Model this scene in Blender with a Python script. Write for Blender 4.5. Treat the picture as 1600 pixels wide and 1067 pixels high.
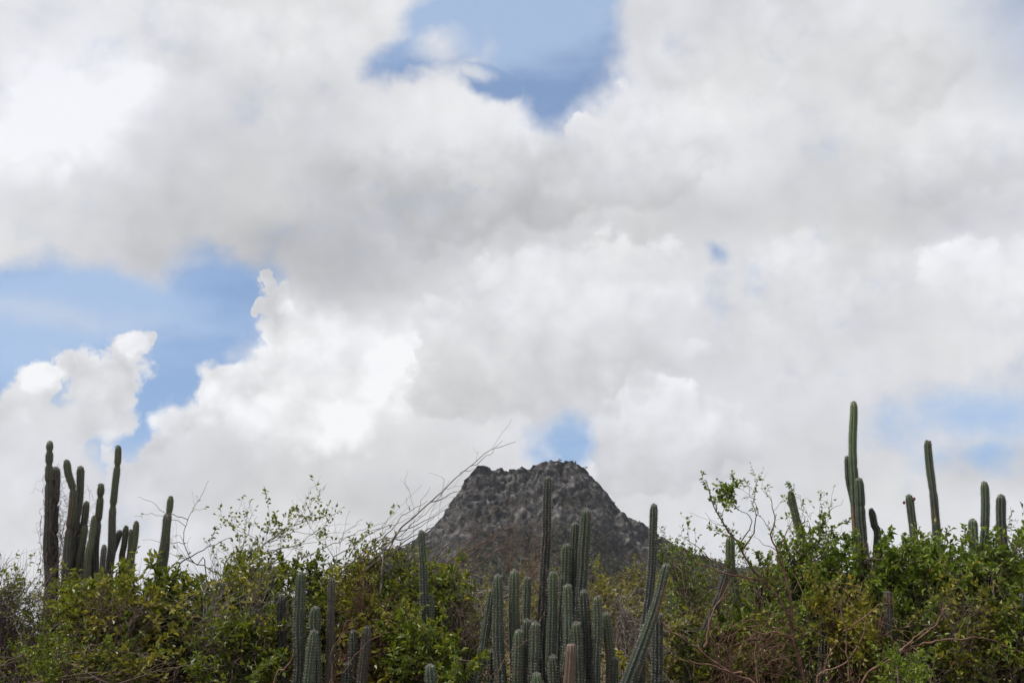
import bpy, math, random
import numpy as np
from mathutils import Vector, Matrix

for _o in list(bpy.data.objects):
    bpy.data.objects.remove(_o)
SC = bpy.context.scene
COL = SC.collection
R = math.radians
random.seed(11)

# ------------------------------------------------------------------ camera
FPX, CXP, CYP = 1555.6, 800.0, 533.5          # 35 mm lens on a 1600 x 1067 picture
PITCH = R(17.0)
EYE = np.array([0.0, 0.0, 1.7])
cam_data = bpy.data.cameras.new('camera')
cam_data.sensor_width = 36.0
cam_data.lens = 35.0
cam_data.clip_start = 0.1
cam_data.clip_end = 20000.0
cam = bpy.data.objects.new('camera', cam_data)
COL.objects.link(cam)
cam.location = EYE
cam.rotation_euler = (math.pi / 2 + PITCH, 0, 0)
SC.camera = cam
SC.render.resolution_x, SC.render.resolution_y = 1024, 682
SC.view_settings.view_transform = 'Standard'
SC.view_settings.look = 'None'
SC.view_settings.exposure = 0.0
SC.view_settings.gamma = 1.0
SC.view_settings.use_curve_mapping = False
SC.cycles.max_bounces = 8
SC.cycles.transparent_max_bounces = 8
SC.cycles.use_denoising = True
SC.cycles.denoising_prefilter = 'ACCURATE'
SC.cycles.use_adaptive_sampling = True
SC.cycles.adaptive_threshold = 0.01

_cp, _sp = math.cos(PITCH), math.sin(PITCH)


def ray(px, py):
    dx, dv = (px - CXP) / FPX, -(py - CYP) / FPX
    return np.array([dx, _cp - dv * _sp, _sp + dv * _cp])


def at(px, py, Y):
    """point of the place seen in the photograph at (px, py), Y metres ahead"""
    d = ray(px, py)
    return EYE + d * (Y / d[1])


def azel(px, py):
    d = ray(px, py)
    d = d / np.linalg.norm(d)
    return math.degrees(math.atan2(d[0], d[1])), math.degrees(math.asin(d[2]))


# ------------------------------------------------------------------ world
SUN_EL, SUN_AZ = R(64), R(-100)                # azimuth measured from +Y towards +X
SKY_STRENGTH = 0.1
world = bpy.data.worlds.new('World')
SC.world = world
world.use_nodes = True
world.cycles.sampling_method = 'MANUAL'
world.cycles.sample_map_resolution = 512
NT = world.node_tree
NT.nodes.clear()


class G:
    """small helper for writing node maths"""
    def __init__(self, nt):
        self.nt = nt

    def put(self, sock, v):
        if isinstance(v, bpy.types.NodeSocket):
            self.nt.links.new(v, sock)
        elif v is not None:
            sock.default_value = v

    def m(self, op, a, b=None, c=None, clamp=False):
        n = self.nt.nodes.new('ShaderNodeMath')
        n.operation = op
        n.use_clamp = clamp
        self.put(n.inputs[0], a)
        self.put(n.inputs[1], b)
        self.put(n.inputs[2], c)
        return n.outputs[0]

    def vm(self, op, a, b=None, scale=None):
        n = self.nt.nodes.new('ShaderNodeVectorMath')
        n.operation = op
        self.put(n.inputs[0], a)
        self.put(n.inputs[1], b)
        if scale is not None:
            self.put(n.inputs['Scale'], scale)
        return n.outputs['Value'] if op in ('LENGTH', 'DOT_PRODUCT', 'DISTANCE') else n.outputs['Vector']

    def noise(self, vec, scale, detail=4, rough=0.5, color=False, dims='3D'):
        n = self.nt.nodes.new('ShaderNodeTexNoise')
        n.noise_dimensions = dims
        self.put(n.inputs['Vector'], vec)
        n.inputs['Scale'].default_value = scale
        n.inputs['Detail'].default_value = detail
        n.inputs['Roughness'].default_value = rough
        return n.outputs['Color' if color else 'Fac']

    def sep(self, v):
        n = self.nt.nodes.new('ShaderNodeSeparateXYZ')
        self.put(n.inputs[0], v)
        return n.outputs

    def comb(self, x, y, z=0.0):
        n = self.nt.nodes.new('ShaderNodeCombineXYZ')
        self.put(n.inputs[0], x); self.put(n.inputs[1], y); self.put(n.inputs[2], z)
        return n.outputs[0]

    def rng(self, v, a, b, lo=0.0, hi=1.0, smooth=True):
        n = self.nt.nodes.new('ShaderNodeMapRange')
        n.interpolation_type = 'SMOOTHSTEP' if smooth else 'LINEAR'
        self.put(n.inputs['Value'], v)
        n.inputs['From Min'].default_value = a
        n.inputs['From Max'].default_value = b
        n.inputs['To Min'].default_value = lo
        n.inputs['To Max'].default_value = hi
        return n.outputs['Result']

    def mix(self, f, a, b, blend='MIX'):
        n = self.nt.nodes.new('ShaderNodeMix')
        n.data_type = 'RGBA'
        n.blend_type = blend
        self.put(n.inputs[0], f)
        self.put(n.inputs[6], a)
        self.put(n.inputs[7], b)
        return n.outputs[2]


def build_sky():
    g = G(NT)
    tc = NT.nodes.new('ShaderNodeTexCoord')
    d = tc.outputs['Generated']
    x, y, z = g.sep(d)[:3]
    az = g.m('MULTIPLY', g.m('ARCTAN2', x, y), 180 / math.pi)
    el = g.m('MULTIPLY', g.m('ARCSINE', z), 180 / math.pi)
    ae = g.comb(az, el)

    # turbulence: displaces every cloud outline and shade
    wl = g.vm('SUBTRACT', g.noise(d, 6.0, 5, 0.55, color=True), (0.5, 0.5, 0.5))
    soft = g.vm('ADD', ae, g.vm('SCALE', wl, scale=7.0))
    wh = g.vm('SUBTRACT', g.noise(d, 22.0, 5, 0.6, color=True), (0.5, 0.5, 0.5))
    crisp = g.vm('ADD', ae, g.vm('ADD', g.vm('SCALE', wl, scale=2.4), g.vm('SCALE', wh, scale=3.6)))
    fine = g.noise(d, 16.0, 5, 0.58)
    soft_el = g.sep(crisp)[1]

    def blob(vec, px, py, rx, ry, w=1.0):
        a0, e0 = azel(px, py)
        a1, _ = azel(px + rx, py)
        a2, _ = azel(px - rx, py)
        _, e1 = azel(px, py - ry)
        _, e2 = azel(px, py + ry)
        sx, sy = abs(a1 - a2) / 2, abs(e1 - e2) / 2
        n = NT.nodes.new('ShaderNodeVectorMath')
        n.operation = 'MULTIPLY_ADD'
        g.put(n.inputs[0], vec)
        n.inputs[1].default_value = (1 / sx, 1 / sy, 0)
        n.inputs[2].default_value = (-a0 / sx, -e0 / sy, 0)
        return g.m('MULTIPLY_ADD', g.vm('LENGTH', n.outputs['Vector']), -w, w, clamp=True)

    def union(vec, blobs):
        acc = None
        for b in blobs:
            f = blob(vec, *b)
            acc = f if acc is None else g.m('MAXIMUM', acc, f)
        return acc

    # outside the part of the sky worked out below, the same kind of broken cloud goes on
    win = g.rng(blob(ae, 800, 470, 1900, 1400), 0.25, 0.45)
    gen = g.noise(d, 3.2, 6, 0.55)
    gen_hole = g.m('MULTIPLY', g.rng(gen, 0.50, 0.40), g.m('SUBTRACT', 1.0, win))

    # openings in the soft cloud sheet
    holes = union(soft, HOLES)
    hole_edge = g.m('ADD', holes, g.m('MULTIPLY', g.m('SUBTRACT', fine, 0.5), 0.85))
    s_hole = g.m('MAXIMUM', g.rng(hole_edge, 0.02, 0.55), gen_hole)
    s_cov = g.m('SUBTRACT', 1.0, s_hole)
    # crisp heaped cumulus seen through them
    cum = union(crisp, CUMULUS)
    vor = NT.nodes.new('ShaderNodeTexVoronoi')
    vor.feature = 'F1'
    g.put(vor.inputs['Vector'], g.vm('ADD', d, g.vm('SCALE', wh, scale=0.035)))
    vor.inputs['Scale'].default_value = 26.0
    vor.inputs['Detail'].default_value = 1.0
    puff = g.m('SUBTRACT', 0.45, vor.outputs['Distance'])
    cumf = g.m('ADD', cum, g.m('MULTIPLY', puff, 0.40))
    c_cov = g.rng(cumf, 0.08, 0.38)
    cover = g.m('MAXIMUM', s_cov, c_cov)
    wisps = g.m('MULTIPLY', g.rng(g.m('ADD', union(soft, WISPS), g.m('MULTIPLY', g.m('SUBTRACT', fine, 0.5), 0.9)), 0.05, 0.9), 0.75)
    cover = g.m('MAXIMUM', cover, wisps)

    # brightness of the cloud as displayed (0..1), later turned to linear
    val = g.m('MULTIPLY_ADD', g.m('SUBTRACT', g.noise(d, 5.0, 5, 0.5), 0.5), 0.11, 0.895)
    bw = g.vm('ADD', d, g.vm('SCALE', wh, scale=0.03))
    r1 = g.noise(bw, 9.0, 5, 0.55)
    r2 = g.noise(g.vm('ADD', bw, (-0.022, 0.0, 0.030)), 9.0, 3, 0.5)
    relief = g.m('SUBTRACT', r1, r2)
    val = g.m('MULTIPLY_ADD', relief, RELIEF, val)
    val = g.m('MULTIPLY_ADD', puff, 0.03, val)
    for w, b in SHADES:
        f = blob(soft, *b)
        f = g.m('SMOOTH_MIN', f, 0.62, 0.35)
        val = g.m('MULTIPLY_ADD', f, w / 255 / 0.62, val)
    # cumulus: whiter, billowed
    cval = g.m('MULTIPLY_ADD', puff, 0.14, g.m('MULTIPLY_ADD', g.m('SUBTRACT', val, 0.86), 0.35, 0.905))
    edge = g.rng(cumf, 0.20, 0.50, 0.05, 0.0)
    cval = g.m('ADD', cval, edge)
    cvis = g.m('MULTIPLY', c_cov, g.rng(s_hole, 0.0, 0.5))
    bright = union(crisp, BRIGHT)
    bmask = g.m('MAXIMUM', g.rng(g.m('MULTIPLY_ADD', g.m('MULTIPLY', puff, 0.35), g.rng(bright, 0.0, 0.14), bright), 0.06, 0.58), g.rng(union(soft, BRIGHT_SOFT), 0.0, 0.75))
    val = g.m('ADD', g.m('MULTIPLY', cvis, g.m('SUBTRACT', cval, val)), val)
    val = g.m('ADD', val, g.m('MULTIPLY', bmask, g.m('MULTIPLY_ADD', relief, 0.35, 0.066)))
    # banks of cloud one in front of the other: lit tops, greyer undersides
    for blobs, ytop, ybot, vtop, vbot, op, e in BANKS:
        f = union(crisp, blobs)
        f = g.m('MULTIPLY_ADD', g.m('MULTIPLY', puff, 0.40), g.rng(f, 0.0, 0.14), f)
        mask = g.rng(f, 0.03, 0.03 + e)
        xm = sum(b[0] for b in blobs) / len(blobs)
        e_top, e_bot = azel(xm, ytop)[1], azel(xm, ybot)[1]
        grad = g.rng(soft_el, e_bot, e_top, vbot, vtop)
        bv = g.m('MULTIPLY_ADD', relief, 0.16, grad)
        bv = g.m('MULTIPLY_ADD', puff, 0.07, bv)
        val = g.m('MULTIPLY_ADD', g.m('MULTIPLY', mask, op), g.m('SUBTRACT', bv, val), val)
    val = g.m('MINIMUM', val, 0.985)
    lin = g.m('POWER', val, 2.2)
    tint = g.rng(g.noise(g.vm('ADD', d, (3.1, 1.7, 5.3)), 5.0, 3, 0.5), 0.35, 0.65)
    ccol = g.mix(tint, (0.94, 0.95, 1.0, 1), (0.98, 0.985, 1.0, 1))
    cloud = g.vm('SCALE', ccol, scale=g.m('DIVIDE', lin, SKY_STRENGTH))

    # clear sky: Nishita, veiled by high thin cloud
    sky = NT.nodes.new('ShaderNodeTexSky')
    sky.sky_type = 'NISHITA'
    sky.sun_disc = False
    sky.sun_elevation = SUN_EL
    sky.sun_rotation = SUN_AZ
    sky.air_density = 1.0
    sky.dust_density = 0.6
    sky.ozone_density = 1.5
    st = g.noise(g.vm('MULTIPLY', d, (1.0, 1.0, 3.0)), 5.0, 5, 0.55)
    veil = g.rng(g.m('MULTIPLY_ADD', union(soft, VEIL), 0.40, st), 0.40, 0.80, VEIL_MIN, 0.66)
    clear = g.mix(veil, g.vm('MULTIPLY', sky.outputs[0], SKY_TINT), tuple(c / SKY_STRENGTH for c in (0.53, 0.67, 0.88)) + (1,))
    col = g.mix(cover, clear, cloud)
    bg = NT.nodes.new('ShaderNodeBackground')
    g.put(bg.inputs['Color'], col)
    bg.inputs['Strength'].default_value = SKY_STRENGTH
    out = NT.nodes.new('ShaderNodeOutputWorld')
    NT.links.new(bg.outputs[0], out.inputs[0])


SKY_TINT = (0.80, 0.98, 1.20)
VEIL_MIN = 0.30
RELIEF = 0.11
HOLES = [(825, -10, 200, 170), (875, 112, 150, 122), (925, 40, 95, 180), (720, 70, 120, 95), (655, 112, 100, 42, .75), (785, 148, 80, 50),
         (110, 492, 420, 110), (340, 480, 140, 100), (280, 560, 190, 145), (220, 640, 125, 125), (0, 570, 140, 110),
         (880, 678, 64, 54, .75), (845, 695, 70, 34, .45), (1100, 402, 34, 26, .42), (1100, 480, 30, 80, .2), (1560, 640, 300, 95, .52), (1545, 715, 170, 60, .38)]
CUMULUS = [(540, 640, 250, 190), (470, 575, 130, 100), (400, 640, 125, 115), (362, 600, 75, 70), (330, 680, 130, 90),
           (260, 725, 100, 75), (450, 510, 65, 55), (442, 468, 48, 48), (420, 440, 24, 36), (412, 478, 20, 24), (195, 735, 70, 60), (520, 500, 130, 70),
           (90, 660, 160, 95), (212, 555, 46, 48), (232, 545, 24, 34), (192, 590, 56, 50), (60, 605, 66, 50), (100, 575, 40, 36), (135, 595, 62, 50), (180, 640, 60, 70), (0, 670, 100, 90),
           (60, 740, 170, 100), (1010, 670, 145, 115), (975, 630, 75, 65), (1130, 690, 140, 120), (970, 760, 120, 70),
           (760, 240, 110, 85), (862, 262, 130, 80), (945, 222, 75, 66), (1010, 150, 65, 80), (800, 740, 60, 60)]
BRIGHT = [(520, 570, 210, 140), (605, 560, 90, 120), (425, 560, 120, 80), (360, 600, 80, 70), (470, 640, 190, 100), (290, 660, 90, 60),
          (60, 590, 60, 35), (215, 550, 40, 35)]
BRIGHT_SOFT = [(130, 150, 170, 110), (60, 240, 160, 90)]
BANKS = [
    ([(1050, 545, 70, 36), (1000, 550, 60, 30), (1090, 530, 45, 30)], 510, 575, 0.955, 0.86, 0.8, 0.30),
    ([(985, 655, 95, 90), (1040, 625, 85, 60), (1090, 700, 120, 90), (945, 700, 55, 60), (1010, 745, 120, 60)], 590, 760, 0.985, 0.84, 0.95, 0.20),
    ([(1220, 500, 170, 150), (1340, 480, 160, 130), (1260, 420, 90, 70)], 400, 620, 0.935, 0.85, 0.8, 0.38),
    ([(1545, 460, 140, 110), (1475, 415, 70, 55), (1600, 430, 110, 100), (1510, 385, 60, 40)], 365, 580, 0.985, 0.86, 0.9, 0.42),
    ([(880, 520, 230, 190), (770, 570, 150, 130), (970, 450, 130, 100), (715, 600, 95, 75), (690, 520, 60, 80), (860, 420, 120, 70)], 380, 690, 0.945, 0.835, 0.88, 0.22),
    ([(700, 300, 200, 120), (850, 280, 180, 110), (1000, 250, 140, 125), (1075, 200, 90, 95), (620, 270, 90, 50)], 170, 370, 0.95, 0.77, 0.8, 0.26),
    ([(1530, 240, 190, 90), (1430, 270, 140, 70)], 180, 330, 0.93, 0.81, 0.7, 0.4),
    ([(530, 60, 130, 120), (440, 120, 180, 110), (320, 60, 200, 90)], -20, 250, 0.93, 0.83, 0.6, 0.34),
    ([(1080, 70, 150, 120), (1250, 50, 220, 110), (1420, 110, 170, 90)], -30, 200, 0.91, 0.84, 0.6, 0.34),
    ([(60, 800, 200, 110), (200, 780, 120, 80)], 700, 870, 0.93, 0.86, 0.5, 0.5),
]
VEIL = [(760, 30, 260, 130), (120, 490, 330, 90), (1540, 640, 160, 90), (900, 20, 150, 90), (30, 560, 160, 80)]
WISPS = [(705, 105, 75, 50), (690, 95, 45, 35), (745, 140, 50, 25), (100, 500, 300, 40, .45)]
SHADES = [(9, (110, 150, 260, 210)), (7, (40, 260, 260, 170)), (-17, (440, 320, 460, 190)), (-9, (760, 320, 340, 100)),
          (-9, (610, 262, 150, 60)), (-11, (330, 395, 460, 90)), (10, (790, 205, 280, 70)), (11, (1060, 150, 140, 120)),
          (9, (1530, 215, 180, 100)), (-6, (1130, 90, 260, 150)), (-11, (1300, 325, 460, 110)), (-9, (980, 345, 280, 70)),
          (8, (1380, 20, 240, 60)), (8, (1550, 450, 180, 130)), (8, (980, 660, 140, 110)), (-14, (560, 750, 420, 90)),
          (-10, (850, 800, 260, 80)), (10, (20, 810, 190, 90)), (-6, (1050, 560, 120, 50)), (-7, (200, 780, 220, 70)),
          (-8, (520, 410, 220, 70)), (7, (900, 480, 180, 100)), (-6, (1300, 740, 340, 100)), (-14, (1570, 735, 150, 60))]
build_sky()

sun_data = bpy.data.lights.new('sun', 'SUN')
sun_data.energy = 5.0
sun_data.angle = R(1.5)
sun_data.color = (1.0, 0.95, 0.88)
sun = bpy.data.objects.new('sun', sun_data)
COL.objects.link(sun)
_sd = Vector((math.sin(SUN_AZ) * math.cos(SUN_EL), math.cos(SUN_AZ) * math.cos(SUN_EL), math.sin(SUN_EL)))
sun.rotation_euler = _sd.to_track_quat('Z', 'Y').to_euler()
sun.location = (0, 0, 60)

# ------------------------------------------------------------------ helpers
def hash3(ix, iy, iz, seed):
    h = (ix.astype(np.int64) * 374761393 + iy.astype(np.int64) * 668265263 + iz.astype(np.int64) * 2147483647 + seed * 974711) & 0xffffffff
    h = ((h ^ (h >> 13)) * 1274126177) & 0xffffffff
    h = ((h ^ (h >> 16)) * 2246822519) & 0xffffffff
    return ((h ^ (h >> 15)) & 0xffffff) / float(0xffffff)


def vnoise(p, seed=0):
    """value noise 0..1 at points p (n x 3)"""
    f = np.floor(p)
    t = p - f
    t = t * t * t * (t * (t * 6 - 15) + 10)
    i = f.astype(np.int64)
    out = 0
    for dx in (0, 1):
        wx = t[:, 0] if dx else 1 - t[:, 0]
        for dy in (0, 1):
            wy = t[:, 1] if dy else 1 - t[:, 1]
            for dz in (0, 1):
                wz = t[:, 2] if dz else 1 - t[:, 2]
                out = out + wx * wy * wz * hash3(i[:, 0] + dx, i[:, 1] + dy, i[:, 2] + dz, seed)
    return out


def fbm(p, octaves=4, seed=0, gain=0.5, ridged=False):
    a, s, tot = 1.0, 0.0, 0.0
    for k in range(octaves):
        n = vnoise(p * (2.03 ** k) + 17.3 * k, seed + k)
        if ridged:
            n = 1 - abs(2 * n - 1)
        s = s + a * n
        tot += a
        a *= gain
    return s / tot


def mesh(name, verts, faces, mat, parent=None, smooth=False, attrs=None, origin=None):
    """one mesh object; verts are world points, stored relative to its origin (or its thing's)"""
    v = np.asarray(verts, dtype=np.float32).reshape(-1, 3)
    org = np.zeros(3)
    if parent is not None:
        org = np.array(parent['_org'])
    elif origin is not None:
        org = np.asarray(origin, dtype=float)
    me = bpy.data.meshes.new(name)
    v = v - org
    me.vertices.add(len(v))
    me.vertices.foreach_set('co', v.astype(np.float32).ravel())
    groups = [np.asarray(f, dtype=np.int32) for f in (faces if isinstance(faces, list) else [faces]) if len(f)]
    loops = np.concatenate([f.ravel() for f in groups])
    tot = np.concatenate([np.full(len(f), f.shape[1], dtype=np.int32) for f in groups])
    start = np.concatenate([[0], np.cumsum(tot)[:-1]]).astype(np.int32)
    me.loops.add(len(loops))
    me.loops.foreach_set('vertex_index', loops)
    me.polygons.add(len(tot))
    me.polygons.foreach_set('loop_start', start)
    me.polygons.foreach_set('use_smooth', np.full(len(tot), smooth))
    for k, a in (attrs or {}).items():
        at_ = me.attributes.new(k, 'FLOAT', 'POINT')
        at_.data.foreach_set('value', np.asarray(a, dtype=np.float32))
    me.materials.append(mat)
    me.update(calc_edges=True)
    o = bpy.data.objects.new(name, me)
    COL.objects.link(o)
    if parent is not None:
        o.parent = parent
    else:
        o.location = org
    return o


def thing(name, label, cat, loc, group=None):
    o = bpy.data.objects.new(name, None)
    COL.objects.link(o)
    o.location = loc
    o.empty_display_size = 0.2
    o['_org'] = [float(c) for c in loc]
    o['label'] = label
    o['category'] = cat
    if group:
        o['group'] = group
    return o


def unit(v):
    v = np.asarray(v, float)
    return v / (np.linalg.norm(v, axis=-1, keepdims=True) + 1e-12)


def resample(pts, step=None, n=None):
    """smooth curve through pts (Catmull-Rom), evenly resampled"""
    p = np.asarray(pts, float)
    if len(p) == 2:
        dense = p[0] + (p[1] - p[0]) * np.linspace(0, 1, 20)[:, None]
    else:
        q = np.vstack([2 * p[0] - p[1], p, 2 * p[-1] - p[-2]])
        t = np.linspace(0, 1, 14, endpoint=False)[:, None]
        seg = []
        for i in range(1, len(q) - 2):
            a, b, c, d = q[i - 1], q[i], q[i + 1], q[i + 2]
            seg.append(0.5 * (2 * b + (c - a) * t + (2 * a - 5 * b + 4 * c - d) * t ** 2 + (3 * b - a - 3 * c + d) * t ** 3))
        dense = np.vstack(seg + [p[-1:]])
    L = np.concatenate([[0], np.cumsum(np.linalg.norm(np.diff(dense, axis=0), axis=1))])
    if n is None:
        n = max(3, int(L[-1] / step) + 1)
    s = np.linspace(0, L[-1], n)
    return np.stack([np.interp(s, L, dense[:, k]) for k in range(3)], 1)


def worley(p, seed=0):
    """distance to the nearest of one random point per unit cell"""
    c = np.floor(p).astype(np.int64)
    best = np.full(len(p), 9.0)
    for dx in (-1, 0, 1):
        for dy in (-1, 0, 1):
            for dz in (-1, 0, 1):
                q = c + np.array([dx, dy, dz])
                o = np.stack([hash3(q[:, 0], q[:, 1], q[:, 2], seed + k) for k in range(3)], 1)
                best = np.minimum(best, np.linalg.norm(q + o - p, axis=1))
    return best


class Tubes:
    """collects round tapering twigs and joins them into one mesh"""
    def __init__(self):
        self.v, self.f, self.n = [], [], 0

    def add(self, pts, rad, sides=4):
        pts = np.asarray(pts, float)
        n = len(pts)
        rad = np.broadcast_to(np.asarray(rad, float), (n,)) if np.ndim(rad) < 1 or len(rad) != n else np.asarray(rad, float)
        d = np.gradient(pts, axis=0)
        d = unit(d)
        ref = np.array([0.31, 0.9, 0.17]) if abs(d[0][1]) < 0.8 else np.array([0.95, 0.1, 0.2])
        a = unit(np.cross(d, ref))
        b = np.cross(d, a)
        ang = np.arange(sides) * 2 * np.pi / sides
        ring = pts[:, None, :] + rad[:, None, None] * (a[:, None, :] * np.cos(ang)[None, :, None] + b[:, None, :] * np.sin(ang)[None, :, None])
        self.v.append(ring.reshape(-1, 3))
        i = np.arange(n - 1)[:, None] * sides
        j = np.arange(sides)[None, :]
        k = (np.arange(sides)[None, :] + 1) % sides
        q = np.stack([i + j, i + k, i + sides + k, i + sides + j], -1).reshape(-1, 4) + self.n
        self.f.append(q)
        self.n += n * sides

    def build(self, name, mat, parent=None, smooth=True, origin=None):
        if not self.v:
            return None
        return mesh(name, np.concatenate(self.v), np.concatenate(self.f), mat, parent, smooth, origin=origin)


# ------------------------------------------------------------------ materials
def new_mat(name):
    m = bpy.data.materials.new(name)
    m.use_nodes = True
    nt = m.node_tree
    nt.nodes.clear()
    out = nt.nodes.new('ShaderNodeOutputMaterial')
    return m, nt, G(nt), out


def principled(nt, g, color, rough=0.7, spec=0.3, normal=None):
    b = nt.nodes.new('ShaderNodeBsdfPrincipled')
    g.put(b.inputs['Base Color'], color)
    g.put(b.inputs['Roughness'], rough)
    g.put(b.inputs['Specular IOR Level'], spec)
    if normal is not None:
        g.put(b.inputs['Normal'], normal)
    return b.outputs[0]


def ramp(nt, g, fac, stops):
    n = nt.nodes.new('ShaderNodeValToRGB')
    e = n.color_ramp.elements
    while len(e) < len(stops):
        e.new(0.5)
    for el_, (p, c) in zip(e, stops):
        el_.position = p
        el_.color = tuple(c) + (1,)
    g.put(n.inputs[0], fac)
    return n.outputs[0]


def bump(nt, g, h, strength=0.5, dist=0.05):
    n = nt.nodes.new('ShaderNodeBump')
    n.inputs['Strength'].default_value = strength
    n.inputs['Distance'].default_value = dist
    g.put(n.inputs['Height'], h)
    return n.outputs[0]


def leaf_mat(name, stops, trans=0.34, rough=0.45):
    m, nt, g, out = new_mat(name)
    geo = nt.nodes.new('ShaderNodeNewGeometry')
    rnd = geo.outputs['Random Per Island']
    pos = geo.outputs['Position']
    clump = g.noise(pos, 1.7, 3)
    fac = g.m('ADD', g.m('MULTIPLY', rnd, 0.66), g.m('MULTIPLY', clump, 0.9), clamp=False)
    fac = g.m('SUBTRACT', fac, 0.28, clamp=True)
    c = ramp(nt, g, fac, stops)
    p = principled(nt, g, c, rough, 0.4)
    t = nt.nodes.new('ShaderNodeBsdfTranslucent')
    g.put(t.inputs[0], g.mix(1.0, c, (1.25, 1.3, 0.55, 1), 'MULTIPLY'))
    mx = nt.nodes.new('ShaderNodeMixShader')
    mx.inputs[0].default_value = trans
    nt.links.new(p, mx.inputs[1]); nt.links.new(t.outputs[0], mx.inputs[2])
    nt.links.new(mx.outputs[0], out.inputs[0])
    return m


def bark_mat(name, a, b, scale=9.0, rough=0.85):
    m, nt, g, out = new_mat(name)
    geo = nt.nodes.new('ShaderNodeNewGeometry')
    n = g.noise(geo.outputs['Position'], scale, 4, 0.65)
    c = ramp(nt, g, n, [(0.3, a), (0.72, b)])
    nt.links.new(principled(nt, g, c, rough, 0.2, bump(nt, g, g.noise(geo.outputs['Position'], scale * 9, 3), 0.5, 0.004)), out.inputs[0])
    return m


def cactus_mat(name, tip, body, old):
    """green flesh, browner and corky with age; pale wool on the areoles"""
    m, nt, g, out = new_mat(name)
    geo = nt.nodes.new('ShaderNodeNewGeometry')
    pos = geo.outputs['Position']

    def attr(k):
        n = nt.nodes.new('ShaderNodeAttribute')
        n.attribute_name = k
        return n.outputs['Fac']
    age, areole, scar, groove = attr('age'), attr('areole'), attr('scar'), attr('rib')
    n1 = g.noise(pos, 7.0, 5, 0.65)
    n2 = g.noise(pos, 45.0, 3, 0.6)
    a = g.m('ADD', age, g.m('MULTIPLY', g.m('SUBTRACT', n1, 0.5), 0.7))
    c = ramp(nt, g, a, [(0.0, tip), (0.35, body), (0.75, body), (1.0, old)])
    tone = attr('tone')
    c = g.mix(1.0, c, g.comb(tone, tone, g.m('MULTIPLY_ADD', tone, 0.8, 0.16)), 'MULTIPLY')
    c = g.mix(g.m('MULTIPLY', g.rng(n2, 0.5, 0.8), 0.4), c, (0.16, 0.15, 0.12, 1))
    c = g.mix(g.m('MULTIPLY', groove, 0.18), c, (0.15, 0.15, 0.11, 1))
    c = g.mix(g.m('MULTIPLY', g.rng(areole, 0.5, 1.0), 0.6), c, (0.36, 0.34, 0.29, 1))
    sc = g.m('MULTIPLY', scar, g.rng(n1, 0.36, 0.56, 0.0, 0.85))
    c = g.mix(sc, c, ramp(nt, g, n2, [(0.3, (0.075, 0.045, 0.028)), (0.72, (0.22, 0.125, 0.07))]))
    nt.links.new(principled(nt, g, c, 0.42, 0.4, bump(nt, g, n2, 0.3, 0.004)), out.inputs[0])
    return m


M = {}
M['leaf_dark'] = leaf_mat('dark_green_leaf', [(0.0, (0.036, 0.060, 0.010)), (0.4, (0.086, 0.122, 0.017)), (0.8, (0.195, 0.210, 0.030)), (1.0, (0.32, 0.28, 0.04))])
M['leaf_yellow'] = leaf_mat('yellow_green_leaf', [(0.0, (0.052, 0.070, 0.010)), (0.4, (0.122, 0.150, 0.019)), (0.8, (0.235, 0.240, 0.034)), (1.0, (0.40, 0.30, 0.04))])
M['leaf_olive'] = leaf_mat('olive_leaf', [(0.0, (0.072, 0.074, 0.014)), (0.4, (0.155, 0.150, 0.024)), (0.75, (0.27, 0.24, 0.038)), (1.0, (0.44, 0.31, 0.05))])
M['leaf_fresh'] = leaf_mat('fresh_green_leaf', [(0.0, (0.044, 0.070, 0.011)), (0.45, (0.112, 0.165, 0.022)), (0.93, (0.23, 0.275, 0.038)), (1.0, (0.46, 0.25, 0.03))])
M['bark_brown'] = bark_mat('brown_bark', (0.055, 0.038, 0.030), (0.17, 0.125, 0.10))
M['bark_red'] = bark_mat('reddish_bark', (0.075, 0.042, 0.030), (0.23, 0.135, 0.095), 14.0)
M['bark_grey'] = bark_mat('grey_bark', (0.11, 0.092, 0.082), (0.30, 0.26, 0.23))
M['twig_purple'] = bark_mat('purple_grey_twig', (0.085, 0.062, 0.060), (0.22, 0.17, 0.155))
M['spine'] = bark_mat('pale_spine', (0.22, 0.215, 0.19), (0.42, 0.41, 0.37), 30.0)
M['spine_dark'] = bark_mat('weathered_spine', (0.12, 0.105, 0.09), (0.28, 0.255, 0.225), 30.0)
M['cactus'] = cactus_mat('grey_green_cactus', (0.050, 0.070, 0.034), (0.030, 0.042, 0.030), (0.045, 0.046, 0.038))
M['cactus_green'] = cactus_mat('green_cactus', (0.080, 0.112, 0.045), (0.042, 0.066, 0.034), (0.085, 0.070, 0.052))
M['cactus_old'] = cactus_mat('brownish_cactus', (0.088, 0.105, 0.050), (0.058, 0.053, 0.042), (0.074, 0.057, 0.050))
M['cactus_dark'] = cactus_mat('dark_cactus', (0.040, 0.050, 0.034), (0.022, 0.029, 0.025), (0.036, 0.032, 0.029))
M['cork'] = cactus_mat('pinkish_brown_dead_wood', (0.13, 0.085, 0.066), (0.115, 0.076, 0.060), (0.07, 0.055, 0.047))
M['fruit'] = bark_mat('red_fruit', (0.10, 0.030, 0.025), (0.17, 0.06, 0.045), 40.0, 0.5)


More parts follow.
